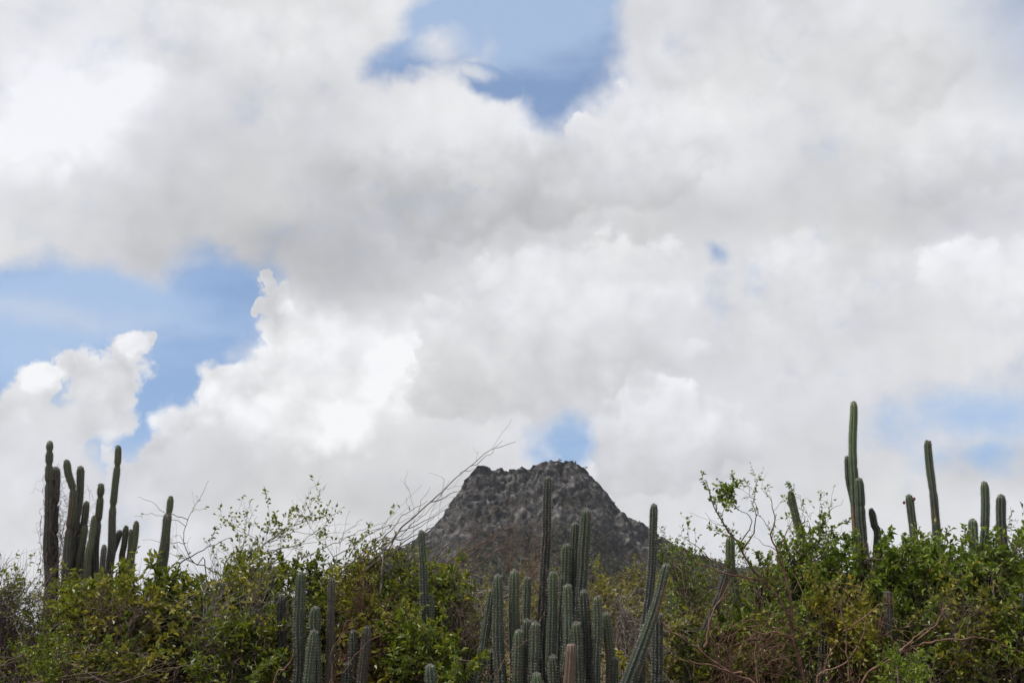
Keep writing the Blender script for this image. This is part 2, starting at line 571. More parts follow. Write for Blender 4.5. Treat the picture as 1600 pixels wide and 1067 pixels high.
def soil_material():
    m, nt, g, out = new_mat('dry_soil')
    geo = nt.nodes.new('ShaderNodeNewGeometry')
    pos = geo.outputs['Position']
    a = g.noise(pos, 0.25, 6, 0.6)
    b = g.noise(pos, 6.0, 5, 0.65)
    c = ramp(nt, g, g.m('ADD', g.m('MULTIPLY', a, 0.6), g.m('MULTIPLY', b, 0.4)), [(0.3, (0.075, 0.058, 0.042)), (0.55, (0.15, 0.115, 0.08)), (0.75, (0.11, 0.105, 0.055))])
    nt.links.new(principled(nt, g, c, 0.95, 0.1, bump(nt, g, b, 0.6, 0.05)), out.inputs[0])
    return m


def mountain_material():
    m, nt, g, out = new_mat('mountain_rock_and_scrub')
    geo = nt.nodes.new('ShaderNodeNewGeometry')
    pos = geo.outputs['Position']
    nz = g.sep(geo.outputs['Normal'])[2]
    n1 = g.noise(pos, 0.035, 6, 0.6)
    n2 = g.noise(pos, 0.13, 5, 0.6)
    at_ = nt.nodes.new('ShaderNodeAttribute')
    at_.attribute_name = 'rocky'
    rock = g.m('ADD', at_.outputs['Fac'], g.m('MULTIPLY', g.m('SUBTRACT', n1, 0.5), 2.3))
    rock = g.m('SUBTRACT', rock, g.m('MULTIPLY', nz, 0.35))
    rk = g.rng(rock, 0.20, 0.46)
    rc = ramp(nt, g, n2, [(0.30, (0.017, 0.017, 0.019)), (0.48, (0.042, 0.041, 0.042)), (0.69, (0.16, 0.148, 0.134))])  # cloud shadow put into these low rock tones, with a trace of haze blue
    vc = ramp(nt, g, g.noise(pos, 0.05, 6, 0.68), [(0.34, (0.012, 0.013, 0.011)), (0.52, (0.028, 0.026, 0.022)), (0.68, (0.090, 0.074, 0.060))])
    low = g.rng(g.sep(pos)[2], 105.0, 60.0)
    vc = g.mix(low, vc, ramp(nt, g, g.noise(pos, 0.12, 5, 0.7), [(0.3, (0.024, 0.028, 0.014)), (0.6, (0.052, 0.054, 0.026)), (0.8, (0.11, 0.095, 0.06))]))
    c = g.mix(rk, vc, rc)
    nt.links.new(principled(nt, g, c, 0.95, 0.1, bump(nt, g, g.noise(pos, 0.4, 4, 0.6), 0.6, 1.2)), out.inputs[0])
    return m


# ------------------------------------------------------------------ ground and mountain
def build_land():
    rng = np.random.default_rng(5)
    # ground: one sheet to the horizon, finer near the camera
    xs = np.concatenate([-np.geomspace(5000, 40, 24), np.linspace(-36, 36, 60), np.geomspace(40, 5000, 24)])
    ys = np.concatenate([-np.geomspace(3000, 20, 16), np.linspace(-16, 60, 60), np.geomspace(66, 6000, 30)])
    X, Y = np.meshgrid(xs, ys)
    p = np.stack([X.ravel(), Y.ravel(), np.zeros(X.size)], 1)
    near = np.clip(1 - np.abs(p[:, 1] - 20) / 60, 0, 1) * np.clip(1 - np.abs(p[:, 0]) / 60, 0, 1)
    p[:, 2] = (fbm(p * 0.35, 4, 3) - 0.5) * 0.22 * near
    nx, ny = len(xs), len(ys)
    ii = (np.arange(ny - 1)[:, None] * nx + np.arange(nx - 1)[None, :]).ravel()
    o = mesh('ground', p, np.stack([ii, ii + 1, ii + nx + 1, ii + nx], 1), soil_material(), smooth=True)
    o['kind'] = 'structure'
    o['label'] = 'dry bare soil under the thorn scrub'

    # mountain: ridge outline, steep crags above, scrubby apron below
    D = 1200.0
    outline = [(-600, 1000), (-200, 995), (200, 985), (400, 955), (500, 922), (560, 890), (600, 867), (628, 850), (655, 834), (675, 818), (692, 800), (705, 782), (718, 762), (730, 746), (742, 733),
               (748, 727), (757, 722), (766, 724), (778, 720), (788, 723), (796, 726), (806, 724), (816, 717), (822, 724), (832, 720), (842, 718), (852, 717), (860, 715),
               (868, 715), (878, 717), (890, 717), (899, 720), (908, 725), (917, 733), (927, 746), (938, 758), (949, 775), (958, 787), (967, 796), (981, 807), (1000, 819), (1018, 833),
               (1040, 845), (1065, 856), (1090, 868), (1115, 876), (1150, 880), (1200, 882), (1260, 885), (1400, 893), (1800, 915), (2300, 960)]
    ox = np.array([at(a, b, D)[0] for a, b in outline])
    oz = np.array([at(a, b, D)[2] for a, b in outline])
    oz = np.where(oz > 120, 120 + (oz - 120) * 0.945, oz)
    x0, x1 = at(590, 800, D)[0], at(1130, 800, D)[0]
    cols = np.concatenate([np.linspace(ox[0], x0, 60, endpoint=False), np.linspace(x0, x1, 460), np.linspace(x1, ox[-1], 70)[1:]])
    Z = np.interp(cols, ox, oz)
    q = np.stack([cols, np.zeros_like(cols), np.zeros_like(cols)], 1)
    big = np.clip((Z - 60) / 100, 0, 1)
    # the small teeth of the crest die out just below it
    Zn = (fbm(q * 0.16, 3, 11) - 0.5) * 11 * big + (fbm(q * 0.4, 2, 12) - 0.5) * 7 * (0.3 + big) - 1.5 * big
    S = 170
    s = np.linspace(0, 1, S)
    prof = np.interp(s, [0, 0.10, 0.34, 0.45, 0.70, 1.0], [0, 0.03, 0.36, 0.46, 0.70, 1.0])
    back = [(-0.35, 0.4), (-0.14, 0.10)]
    rows = []
    rocky = []
    ridge = (fbm(q * 0.02, 3, 21) - 0.5) * 60
    for k, (sv, pv) in enumerate([(b[0], b[1]) for b in back] + list(zip(s, prof))):
        spread = np.maximum(Z, 40) * 1.45 + 40
        y = D + ridge * (1 - max(sv, 0)) - spread * sv
        z = Z * (1 - pv) - 2.0 * max(sv, 0) + Zn * math.exp(-abs(sv) / 0.04)
        rows.append(np.stack([cols, y, z], 1))
        rocky.append(np.clip(big * 1.0 - abs(sv) * 1.25, -0.3, 1))
    P = np.stack(rows)
    ny, nx = P.shape[:2]
    p = P.reshape(-1, 3)
    # outward direction and crag displacement
    du = np.gradient(P, axis=1); dv = np.gradient(P, axis=0)
    nrm = unit(np.cross(du, dv)).reshape(-1, 3)
    nrm[nrm[:, 2] < 0] *= -1
    rk = np.clip(np.array(rocky).ravel(), 0, 1)
    amp = 3.0 + 11.0 * rk
    gul = fbm(p * 0.022, 3, 44, ridged=True) - 0.55
    warp = np.stack([fbm(p * 0.05 + 9 * k, 2, 70 + k) for k in range(3)], 1) - 0.5
    rib = 0.55 - worley((p + warp * 26) / np.array([30.0, 30.0, 42.0]), 101)
    knob = 0.6 * (0.55 - worley((p + warp * 14) / np.array([15.0, 15.0, 18.0]), 81)) + 0.4 * (0.55 - worley((p + warp * 10) / 7.5, 91))
    cr = fbm(p * 0.036, 5, 31, 0.55, ridged=True) - 0.55
    bl = fbm(p * 0.10, 3, 37) - 0.5
    edge = np.ones((ny, nx)); edge[:3] = [[0], [0.2], [0.4]]; edge[3] = 0.7; edge[-4:] *= np.array([0.8, 0.5, 0.2, 0])[:, None]
    size = np.clip(p[:, 2] / 60, 0, 1)
    huge = fbm(p * 0.013, 2, 61, ridged=True) - 0.6
    disp = ((cr * 1.2 + gul * 0.9 + huge * 2.2 - 0.10) * amp + knob * (6 + 22 * rk) + rib * (4 + 20 * rk) + bl * (3 + 3 * rk)) * edge.ravel() * size
    p = p + nrm * disp[:, None] * np.array([0.45, 1.0, 0.8])
    crest_z = np.interp(p[:, 0], ox, oz)
    p[:, 2] = np.minimum(p[:, 2], crest_z * (1 - 0.025) + (bl * 6 + knob * 6 + cr * 3 - 5.5) * size)
    ii = (np.arange(ny - 1)[:, None] * nx + np.arange(nx - 1)[None, :]).ravel()
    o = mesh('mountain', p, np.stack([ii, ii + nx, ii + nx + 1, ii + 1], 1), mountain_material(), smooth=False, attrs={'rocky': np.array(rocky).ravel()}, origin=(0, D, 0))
    o['kind'] = 'structure'
    o['label'] = 'dark rocky flat-topped mountain behind the cacti'
    # low trees and bushes on its slopes
    n = 14000
    rr = rng.integers(2, ny - 6, n * 3); cc = rng.integers(50, nx - 60, n * 3)
    idx = rr * nx + cc
    dens = fbm(p[idx] * 0.02, 3, 51) + 0.5 * fbm(p[idx] * 0.08, 2, 52)
    keep = rng.random(n * 3) < np.clip((dens + 0.10 - 0.95 * rk[idx] ** 0.7 - 0.30) * 3.0, 0.03, 1)
    idx = idx[keep][:n]
    edge_i = 2 * nx + rng.integers(70, nx - 80, 420)
    idx = np.concatenate([idx, edge_i])
    size = rng.uniform(1.1, 3.0, len(idx)) * np.where(rk[idx] > 0.4, 0.75, 1.0)
    size[-420:] = rng.uniform(0.8, 2.2, 420)
    T = 16
    jit = np.where(np.abs(p[idx, 0:1] - 45) > 215, 6.0, 0.8)
    c = p[idx] + rng.normal(size=(len(idx), 3)) * np.array([1, 0.6, 0]) * jit + np.array([0, 0, 1.0]) * size[:, None] * 0.55
    off = unit(rng.normal(size=(len(idx), T, 3))) * rng.uniform(0.35, 1, (len(idx), T, 1)) * np.array([1, 1, 0.8])
    ctr = c[:, None, :] + off * size[:, None, None]
    tri = ctr[:, :, None, :] + rng.normal(size=(len(idx), T, 3, 3)) * 0.42 * size[:, None, None, None]
    v = tri.reshape(-1, 3)
    lm = leaf_mat('far_scrub_leaf', [(0.0, (0.010, 0.013, 0.007)), (0.4, (0.020, 0.023, 0.012)), (0.75, (0.065, 0.060, 0.038)), (1.0, (0.19, 0.16, 0.135))], 0.2, 0.8)
    o = mesh('mountain_scrub', v, np.arange(len(v)).reshape(-1, 3), lm, origin=(0, D, 0))
    o['kind'] = 'stuff'
    o['label'] = 'low dry scrub covering the slopes of the mountain'
    # scrubland between the thicket and the mountain
    parts = []
    for n, ya, yb, T, ts in ((600, 34, 110, 90, 0.075), (1200, 90, 480, 30, 0.15)):
        yy = rng.uniform(ya, yb, n)
        xx = rng.uniform(-0.75, 0.75, n) * yy
        size = rng.uniform(0.5, 1.15, n)
        c = np.stack([xx, yy, size * 0.7], 1)
        off = unit(rng.normal(size=(n, T, 3))) * rng.uniform(0.3, 1, (n, T, 1)) * np.array([1, 1, 0.8])
        tri = (c[:, None, :] + off * size[:, None, None])[:, :, None, :] + rng.normal(size=(n, T, 3, 3)) * ts * size[:, None, None, None]
        parts.append(tri.reshape(-1, 3))
    # the thicket goes on to both sides of what the camera sees
    n, T = 46, 520
    sx = np.where(np.arange(n) % 2 == 0, -1.0, 1.0)
    yy = rng.uniform(10.0, 19.0, n)
    xx = sx * (yy * 0.60 + 1.3 + rng.uniform(0, 7.5, n))
    size = rng.uniform(0.8, 1.25, n)
    c = np.stack([xx, yy, size * 1.15], 1)
    off = unit(rng.normal(size=(n, T, 3))) * rng.uniform(0.2, 1, (n, T, 1)) ** 0.5 * np.array([1, 1, 1.15])
    tri = (c[:, None, :] + off * size[:, None, None])[:, :, None, :] + rng.normal(size=(n, T, 3, 3)) * 0.035
    parts.append(tri.reshape(-1, 3))
    v = np.concatenate(parts)
    o = mesh('scrubland', v, np.arange(len(v)).reshape(-1, 3), M['leaf_olive'], origin=(0, 100, 0))
    o['kind'] = 'stuff'
    o['label'] = 'low thorn scrub on the plain below the mountain'


build_land()


# ------------------------------------------------------------------ columnar cacti
def stem(plant, pts, r, mat='cactus', ribs=9, pinches=(), seed=0, scar=None, blunt=False, spine='spine', spine_len=0.023, dead=False, label=None, wander=1.0, name='stem', age0=0.0, base_r=None):
    """ribbed column. pts run from the tip down to the ground; r its radius; pinches: distances (m) below the tip where growth narrowed"""
    rng = np.random.default_rng(1000 + seed)
    path = resample(pts, step=0.012)
    L = np.concatenate([[0], np.cumsum(np.linalg.norm(np.diff(path, axis=0), axis=1))])
    total = L[-1]
    # ring stations: close together in the upper part, wider near the ground
    st = [0.0]
    low = next((L[i] for i in range(len(path)) if path[i, 2] < 1.05), total)
    cap = r * 1.25
    st = list(np.linspace(0.0, 1, 6)[:-1] ** 1.6 * cap)
    dz = 0.0145
    s = cap
    while s < total:
        st.append(s)
        s += dz if s < low else 0.07
    st.append(total)
    st = np.array(st)
    C = np.stack([np.interp(st, L, path[:, k]) for k in range(3)], 1)
    # slow wandering of the column
    wob = np.stack([fbm(np.stack([st * 1.1 + seed * 3.7, np.full_like(st, k * 9.1 + seed), np.zeros_like(st)], 1), 2, 5 + k) - 0.5 for k in range(3)], 1)
    C = C + wob * wander * np.array([0.08, 0.08, 0]) * np.clip(st / 0.5, 0, 1)[:, None]
    rad = np.full_like(st, r)
    t = np.clip(st / cap, 0, 1)
    if blunt:
        rad *= np.clip(0.82 + 0.18 * t, 0, 1)
        rad[0] = r * 0.02
        rad[1] *= 0.7
    else:
        rad *= np.sqrt(np.clip(1 - (1 - t) ** 2.2, 0.0004, 1))
    rad *= 1 + 0.10 * (fbm(np.stack([st * 3.0, np.full_like(st, seed * 1.3), np.zeros_like(st)], 1), 3, 9) - 0.5) * 2
    rad *= 1 + 0.16 * np.clip(st / max(total, 0.1), 0, 1)
    if not pinches and not dead:
        pinches = [float(x) for x in np.cumsum(rng.uniform(0.25, 0.7, 4)) if rng.random() < 0.6]
        deep = 0.12
    else:
        deep = 0.30
    for pc in pinches:
        rad *= 1 - deep * np.exp(-((st - pc) / 0.030) ** 2)
    if base_r:
        rad = rad + (base_r - r) * np.clip((st - 0.3) / max(total - 0.3, .1), 0, 1)
    ang0 = rng.uniform(0, 6.28) + st * rng.uniform(-0.12, 0.12)
    prof = np.array([1.0, 0.84, 0.58, 0.84]) if not dead else np.array([1.0, 0.90, 0.72, 0.90])
    na = ribs * 4
    a = np.arange(na) * 2 * np.pi / na
    rp = np.tile(prof, ribs)
    d = unit(np.gradient(C, axis=0))
    u = unit(np.cross(d, np.array([0.1, 1.0, 0.05])))
    w = np.cross(d, u)
    ar = np.zeros(len(st))
    ar[6::2] = rng.uniform(0.35, 1.0, len(ar[6::2]))
    crest = (np.arange(na) % 4 == 0).astype(float)
    A = a[None, :] + ang0[:, None]
    RR = rad[:, None] * rp[None, :] * (1 + 0.045 * ar[:, None] * crest[None, :])
    # irregular flesh: each rib a little different
    RR = RR * (1 + 0.05 * (rng.random((1, na)) - 0.5) + 0.03 * (rng.random((len(st), na)) - 0.5))
    V = C[:, None, :] + RR[:, :, None] * (u[:, None, :] * np.cos(A)[:, :, None] + w[:, None, :] * np.sin(A)[:, :, None])
    age = np.clip(age0 + st / 2.6, 0, 1)[:, None] * np.ones((1, na))
    areole = ar[:, None] * crest[None, :] * (0.0 if dead else 1.0)
    rib = crest[None, :] * np.ones((len(st), 1))
    sc = np.zeros((len(st), na))
    if scar is None and not dead and rng.random() < 0.5:
        s0 = rng.uniform(0.25, 1.1)
        scar = (s0, s0 + rng.uniform(0.12, 0.6), (rng.uniform(-1, 1), -1, 0), rng.uniform(0.15, 0.5))
    if scar:
        s0, s1, dirx, width = scar
        nx = unit(V - C[:, None, :])
        facing = nx @ unit(np.array(dirx))
        sc = np.clip((facing - (1 - width)) * 6, 0, 1) * (np.clip((st - s0) * 12, 0, 1) * np.clip((s1 - st) * 12, 0, 1))[:, None]
    ns = len(st)
    i = np.arange(ns - 1)[:, None] * na
    j = np.arange(na)[None, :]
    k = (j + 1) % na
    q = np.stack([i + j, i + na + j, i + na + k, i + k], -1).reshape(-1, 4)
    o = mesh(name, V.reshape(-1, 3), q, M[mat], plant, True,
             {'age': age.ravel(), 'areole': areole.ravel(), 'scar': sc.ravel(), 'rib': rib.ravel(), 'tone': np.full(sc.size, rng.uniform(0.78, 1.3))})
    if label:
        o['label'] = label
    # spines: a star of thin thorns on every areole
    if True:
        rows = np.where(ar > (0 if not dead else 0.6))[0]
        rows = rows[(st[rows] < low)]
        cr = np.arange(0, na, 4)
        base = V[rows][:, cr].reshape(-1, 3)
        out = unit(V[rows][:, cr] - C[rows][:, None, :]).reshape(-1, 3)
        # more thorns round the growing tip
        tipn = 5 * ribs
        ta = rng.uniform(0, 6.28, tipn)
        tr = rng.uniform(0, 0.85, tipn) * r
        tb = C[0] + u[0] * (np.cos(ta) * tr)[:, None] + w[0] * (np.sin(ta) * tr)[:, None] + d[0] * (cap * 0.45 * (tr / r) ** 2)[:, None]
        to = unit(-d[0] * 1.0 + unit(tb - C[0]) * 0.5)
        base = np.concatenate([base, tb]); out = np.concatenate([out, to])
        K = 9 if not dead else 4
        nb = len(base)
        dr = unit(out[:, None, :] * 0.75 + unit(rng.normal(size=(nb, K, 3))) * 0.95)
        ln = rng.uniform(0.5, 1.15, (nb, K, 1)) * spine_len
        side = unit(np.cross(dr, rng.normal(size=(nb, K, 3)))) * 0.0016
        b0 = base[:, None, :] - out[:, None, :] * 0.002
        tri = np.stack([b0 + side, b0 - side, b0 + dr * ln], 2).reshape(-1, 3)
        sp = mesh('spines', tri, np.arange(len(tri)).reshape(-1, 3), M[spine], None, False)
        # sub-part: stays in its plant's frame
        sp.parent = o
        me = sp.data
        co = np.empty(len(me.vertices) * 3, dtype=np.float32)
        me.vertices.foreach_get('co', co)
        me.vertices.foreach_set('co', (co.reshape(-1, 3) - np.array(plant['_org'])).astype(np.float32).ravel())
        sp['kind'] = 'stuff'
    o['_path'] = [float(x) for x in path[::8].ravel()]
    return o


RPX = lambda wpx, Y: wpx / 2 / FPX * Y * 1.03      # radius of a column wpx pixels wide in the photograph
_seed = [0]


def column(plant, px, Y, wpx, foot=None, wfoot=None, **kw):
    """px: picture points from the tip down to where it leaves sight"""
    _seed[0] += 1
    pts = [at(a, b, Y + (c[0] if c else 0)) for a, b, *c in px]
    last = pts[-1]
    if last[2] > 0.05:
        if foot is None:
            dirn = unit(pts[-1] - pts[-2])
            k = last[2] / max(0.35, -dirn[2])
            end = last + dirn * np.array([0.55, 0.55, 1]) * k
        else:
            end = np.array(foot, float)
        end[2] = -0.05
        mid = last * 0.5 + end * 0.5
        pts += [mid, end]
    kw.setdefault('seed', _seed[0])
    kw.setdefault('ribs', 9 if wpx > 12 else 8)
    if wfoot:
        kw['base_r'] = RPX(wfoot, Y) * 1.1
    wpx = wpx * random.uniform(0.93, 1.08)
    return stem(plant, pts, RPX(wpx, Y), **kw)


def ground_at(px, Y):
    p = at(px, 1100, Y)
    return (float(p[0]), float(Y), 0.0)


GC = 'columnar cacti growing out of the thorn scrub'


def build_cacti():
    # --- far left, wrapped in dead vine
    Y = 13.0
    A = thing('cactus', 'tall pair of brown columns wrapped in dead vine, leftmost cactus of all', 'cactus', ground_at(80, Y), GC)
    f = lambda x, dy=0.0: (ground_at(x, Y)[0], Y + dy, 0)
    column(A, [(78, 690), (78, 760), (77, 840), (76, 930)], Y, 10.5, f(74), 17, mat='cactus_old', pinches=(0.13, 0.31, 0.55), age0=0.1, spine='spine_dark')
    column(A, [(87, 730), (86, 800), (84, 870), (83, 930)], Y + 0.12, 15, f(84, .15), 18, mat='cactus_old', age0=0.75, spine='spine_dark', pinches=(0.5, 0.9))
    B = thing('cactus', 'clump of many slender columns standing right of the vine-wrapped pair', 'cactus', ground_at(140, Y), GC)
    for k, (px, w, wf, kw) in enumerate([
        ([(104, 719), (106, 740), (112, 763), (111, 790), (105, 840), (103, 890)], 10, 14, dict(pinches=(0.40, 0.9), age0=-0.15)),
        ([(126, 729), (123, 780), (118, 850), (113, 905)], 11, 15, dict(age0=0.15)),
        ([(135, 784), (132, 820), (127, 880)], 10, 13, dict(age0=0.2)),
        ([(158, 756), (157, 772), (154, 820), (148, 890)], 10.5, 14, dict(pinches=(0.17, 0.5), age0=0.05)),
        ([(147, 807), (144, 840), (139, 890)], 9.5, 13, dict(age0=-0.1)),
        ([(133, 820), (128, 850), (121, 900)], 10, 14, dict(age0=-0.05)),
        ([(185, 697), (184, 730), (180, 780), (173, 850), (168, 900)], 9, 13, dict(pinches=(0.27, 0.8), age0=-0.2)),
        ([(188, 829), (182, 845), (174, 866), (170, 892)], 9.5, 12, dict(age0=0.7)),
        ([(163, 852), (160, 890)], 9, 12, dict(age0=0.6)),
        ([(141, 846), (136, 892)], 9, 12, dict(age0=0.6)),
        ([(121, 815), (117, 900)], 10, 13, dict(age0=0.5)),
    ]):
        column(B, px, Y + (k % 4) * 0.16 - 0.2, w, f(px[-1][0] * 0.4 + 84, (k % 4) * 0.12), wf, mat='cactus_old', spine='spine_dark', **kw)
    Cc = thing('cactus', 'three short thin columns between the slender clump and the lone forked one', 'cactus', ground_at(205, Y), GC)
    for px, w, kw in [([(197, 822), (195, 850), (191, 890)], 8.5, {}), ([(213, 815), (212, 850), (208, 895)], 8.5, dict(age0=-0.1)), ([(205, 828), (204, 860), (201, 895)], 8, {})]:
        column(Cc, px, Y + 0.3, w, f(px[-1][0] + 2, .3), 11, mat='cactus_old', spine='spine_dark', **kw)
    Dd = thing('cactus', 'slim pale green cactus of two pressed columns left of the bare twigs', 'cactus', ground_at(255, Y), GC)
    column(Dd, [(267, 776), (265, 810), (260, 860), (252, 915)], Y, 8.5, f(251), 12, mat='cactus_old', pinches=(0.22,), age0=-0.25, spine='spine_dark')
    column(Dd, [(260, 804), (257, 840), (246, 915)], Y - 0.1, 9.5, f(247, -.1), 12, mat='cactus_old', age0=0.0, spine='spine_dark')

    # --- left of the middle
    Y = 10.8
    f = lambda x, dy=0.0, Y_=10.8: (ground_at(x, Y_)[0], Y_ + dy, 0)
    E = thing('cactus', 'grey-green cactus with a tall straight column and a bulging shorter one, left of middle', 'cactus', ground_at(480, Y), GC)
    column(E, [(470, 894), (469, 980), (468, 1080)], Y, 14.5, f(470))
    column(E, [(493, 948), (492, 1000), (490, 1080)], Y - 0.1, 16.5, f(488), pinches=(0.26,))
    column(E, [(491, 985), (487, 1030), (483, 1085)], Y - 0.2, 15, f(484))
    E3 = thing('cactus', 'thin ribbed brown dried column right of the straight grey-green one', 'cactus', ground_at(518, Y), GC)
    column(E3, [(518, 905), (518, 980), (516, 1080)], Y + 0.1, 11.5, f(517), mat='cactus_old', age0=0.55, blunt=True, spine='spine_dark')
    E4 = thing('cactus', 'brownish leaning column with a broken top over dark short columns', 'cactus', ground_at(562, Y), GC)
    column(E4, [(574, 978), (571, 1020), (566, 1080)], Y - 0.1, 13.5, f(562), mat='cactus_old', age0=0.5, blunt=True, spine='spine_dark')
    column(E4, [(552, 985), (552, 1030), (551, 1085)], Y + 0.3, 12, f(553, .3), mat='cactus_dark')
    column(E4, [(543, 1035), (543, 1085)], Y + 0.1, 14, f(545), mat='cactus_dark')
    E5 = thing('cactus', 'old dark trunk of a cactus half hidden in leaves left of the straight column', 'cactus', ground_at(435, Y), GC)
    column(E5, [(441, 930), (438, 1000), (434, 1085)], Y + 0.5, 14, f(434, .5), mat='cactus_dark', age0=0.5, spine='spine_dark')
    column(E5, [(428, 960), (427, 1085)], Y + 0.6, 11, f(428, .6), mat='cactus_dark', age0=0.5, spine='spine_dark')
    F = thing('cactus', 'slender column rising from leaves at the foot of the left mountain slope', 'cactus', ground_at(665, Y), GC)
    column(F, [(658, 829), (658, 870), (661, 930), (667, 1010)], Y + 0.5, 11, f(668, .5), 14)
    column(F, [(673, 930), (673, 1010)], Y + 0.5, 9.5, f(673, .5), 12)
    F3 = thing('cactus', 'low white-spined column just showing above the bottom edge among dark leaves', 'cactus', ground_at(672, Y), GC)
    column(F3, [(672, 1038), (672, 1085)], Y - 0.7, 16, f(672, -.7, 10.8))

    # --- the middle clump
    Gp = thing('cactus', 'grey-green cactus of a leaning and an upright column at left of the middle clump', 'cactus', ground_at(775, Y), GC)
    column(Gp, [(769, 920), (763, 965), (755, 1020), (743, 1085)], Y + 0.1, 12, f(738), 15)
    column(Gp, [(778, 898), (779, 960), (781, 1020), (786, 1085)], Y, 14, f(783), 20)
    column(Gp, [(768, 1015), (768, 1085)], Y + 0.25, 11, f(770, .25), mat='cactus_dark')
    Gq = thing('cactus', 'grey-green cactus of six stout columns between the leaning pair and the tallest', 'cactus', ground_at(820, Y), GC)
    column(Gq, [(804, 891), (805, 960), (806, 1085)], Y + 0.1, 15, f(806))
    column(Gq, [(824, 902), (824, 980), (824, 1085)], Y + 0.35, 11.5, f(823, .3))
    column(Gq, [(823, 968), (823, 1085)], Y - 0.05, 13.5, f(822))
    column(Gq, [(810, 984), (811, 1085)], Y - 0.15, 13.5, f(812))
    column(Gq, [(836, 972), (838, 1085)], Y - 0.15, 14, f(836))
    column(Gq, [(838, 1051), (839, 1090)], Y - 0.5, 16, f(838, -.4))
    H0 = thing('cactus', 'tallest dark column of the middle clump, its tip against the mountain', 'cactus', ground_at(848, Y), GC)
    column(H0, [(856, 745), (855, 840), (851, 930), (848, 1000), (847, 1085)], Y + 0.35, 12.5, f(847, .35), 15, mat='cactus_dark', age0=0.05)
    Gr = thing('cactus', 'many-columned grey-green cactus with two tall pale columns against the mountain', 'cactus', ground_at(890, Y), GC)
    for px, dy, w, kw in [([(864, 893), (866, 980), (864, 1085)], 0.1, 14, {}), ([(864, 1024), (864, 1085)], -0.3, 13.5, {}),
                          ([(885, 850), (884, 920), (881, 1000), (879, 1085)], 0.25, 14.5, {}), ([(899, 817), (898, 900), (896, 1000), (895, 1085)], 0.35, 14, {}),
                          ([(916, 796), (915, 880), (910, 950), (909, 1085)], 0.2, 15, {}), ([(887, 913), (885, 990), (881, 1085)], -0.05, 14.5, {}),
                          ([(900, 972), (901, 1085)], -0.2, 14.5, {}), ([(912, 922), (914, 1000), (917, 1085)], 0.05, 15.5, dict(mat='cactus_dark'))]:
        column(Gr, px, Y + dy, w, f(px[-1][0] + (890 - px[-1][0]) * 0.15, dy), **kw)
    St = thing('dead_cactus_stump', 'pinkish brown dead stump with a flat top in front of the middle clump', 'cactus stump', ground_at(893, Y - 0.5))
    column(St, [(893, 1005), (892, 1040), (891, 1085)], Y - 0.45, 15, f(891, -.45), mat='cork', blunt=True, dead=True, ribs=10, spine='spine_dark')
    Gs = thing('cactus', 'three medium dull columns stepping down right of the middle clump', 'cactus', ground_at(945, Y), GC)
    column(Gs, [(933, 932), (933, 1000), (932, 1085)], Y, 12.5, f(933))
    column(Gs, [(947, 957), (949, 1020), (951, 1085)], Y + 0.1, 14, f(948))
    column(Gs, [(960, 1027), (962, 1085)], Y + 0.05, 11.5, f(960), mat='cactus_dark')
    # --- right of the middle clump
    H = thing('cactus', 'slim spiny column leaning slightly, right of the mountain top, rising alone', 'cactus', ground_at(1000, Y), GC)
    column(H, [(1022, 788), (1020, 840), (1015, 900), (1008, 970), (997, 1085)], Y + 0.4, 10.5, f(996, .4), 13, mat='cactus_dark', age0=0.0)
    H2 = thing('cactus', 'thick shiny leaning column with an orange scar down its upper right side', 'cactus', ground_at(985, Y), GC)
    column(H2, [(1042, 881), (1019, 963), (975, 1085)], Y - 0.4, 13, f(900, -.4), 29, wander=0.25, mat='cactus', scar=(0.0, 0.55, (1, -0.45, 0.1), 0.32), ribs=8, age0=-0.1)
    column(H2, [(1028, 958), (1025, 1020), (1022, 1085)], Y, 14.5, f(1015), mat='cactus_dark')
    column(H2, [(1009, 975), (1003, 1020), (995, 1085)], Y + 0.2, 12, f(995, .2), mat='cactus_dark')
    Y = 11.8
    I1 = thing('cactus', 'green leaf-draped column standing behind the open-crowned thorn tree', 'cactus', ground_at(1148, Y), GC)
    column(I1, [(1141, 838), (1143, 880), (1148, 960), (1152, 1085)], Y + 0.8, 14, f(1152, .6, 11.8), mat='cactus_green')
    I3 = thing('cactus', 'old woody brown column leaning right behind the thorn tree branches', 'cactus', ground_at(1060, Y), GC)
    column(I3, [(1136, 890), (1122, 940), (1100, 995), (1068, 1085)], Y + 0.1, 10, f(1030, -.1, 11.8), 13, mat='cactus_dark', age0=0.6, blunt=True, spine='spine_dark', scar=(0.0, 0.35, (.5, -1, 0), 0.5))
    I2 = thing('cactus', 'short dark leaning column in shade between two thorn tree limbs', 'cactus', ground_at(1160, Y), GC)
    column(I2, [(1173, 966), (1169, 1000), (1160, 1085)], Y + 0.2, 11, f(1150, .3, 11.8), mat='cactus_dark', blunt=True)
    J = thing('cactus', 'leaning column with a leafy sprig sprouting on its tip', 'cactus', ground_at(1262, Y), GC)
    column(J, [(1235, 768), (1240, 800), (1248, 840), (1256, 880)], Y + 1.0, 11.5, f(1266, .8, 11.8), 14, mat='cactus_green')
    J2 = thing('cactus', 'dim grey-green column low in the right-hand thicket below the sprig-topped one', 'cactus', ground_at(1284, Y), GC)
    column(J2, [(1285, 962), (1284, 1020), (1283, 1085)], Y - 0.1, 12, f(1284, -.1, 11.8), mat='cactus_dark')
    Y = 13.0
    f = lambda x, dy=0.0: (ground_at(x, Y)[0], Y + dy, 0)
    K = thing('cactus', 'tallest cactus, four columns with the highest tip of all against the clouds', 'cactus', ground_at(1342, Y), GC)
    column(K, [(1334, 628), (1335, 700), (1337, 780), (1339, 870)], Y, 11.5, f(1345), 16, mat='cactus_green', age0=-0.15, scar=(1.35, 2.0, (-.6, -1, 0), 0.8))
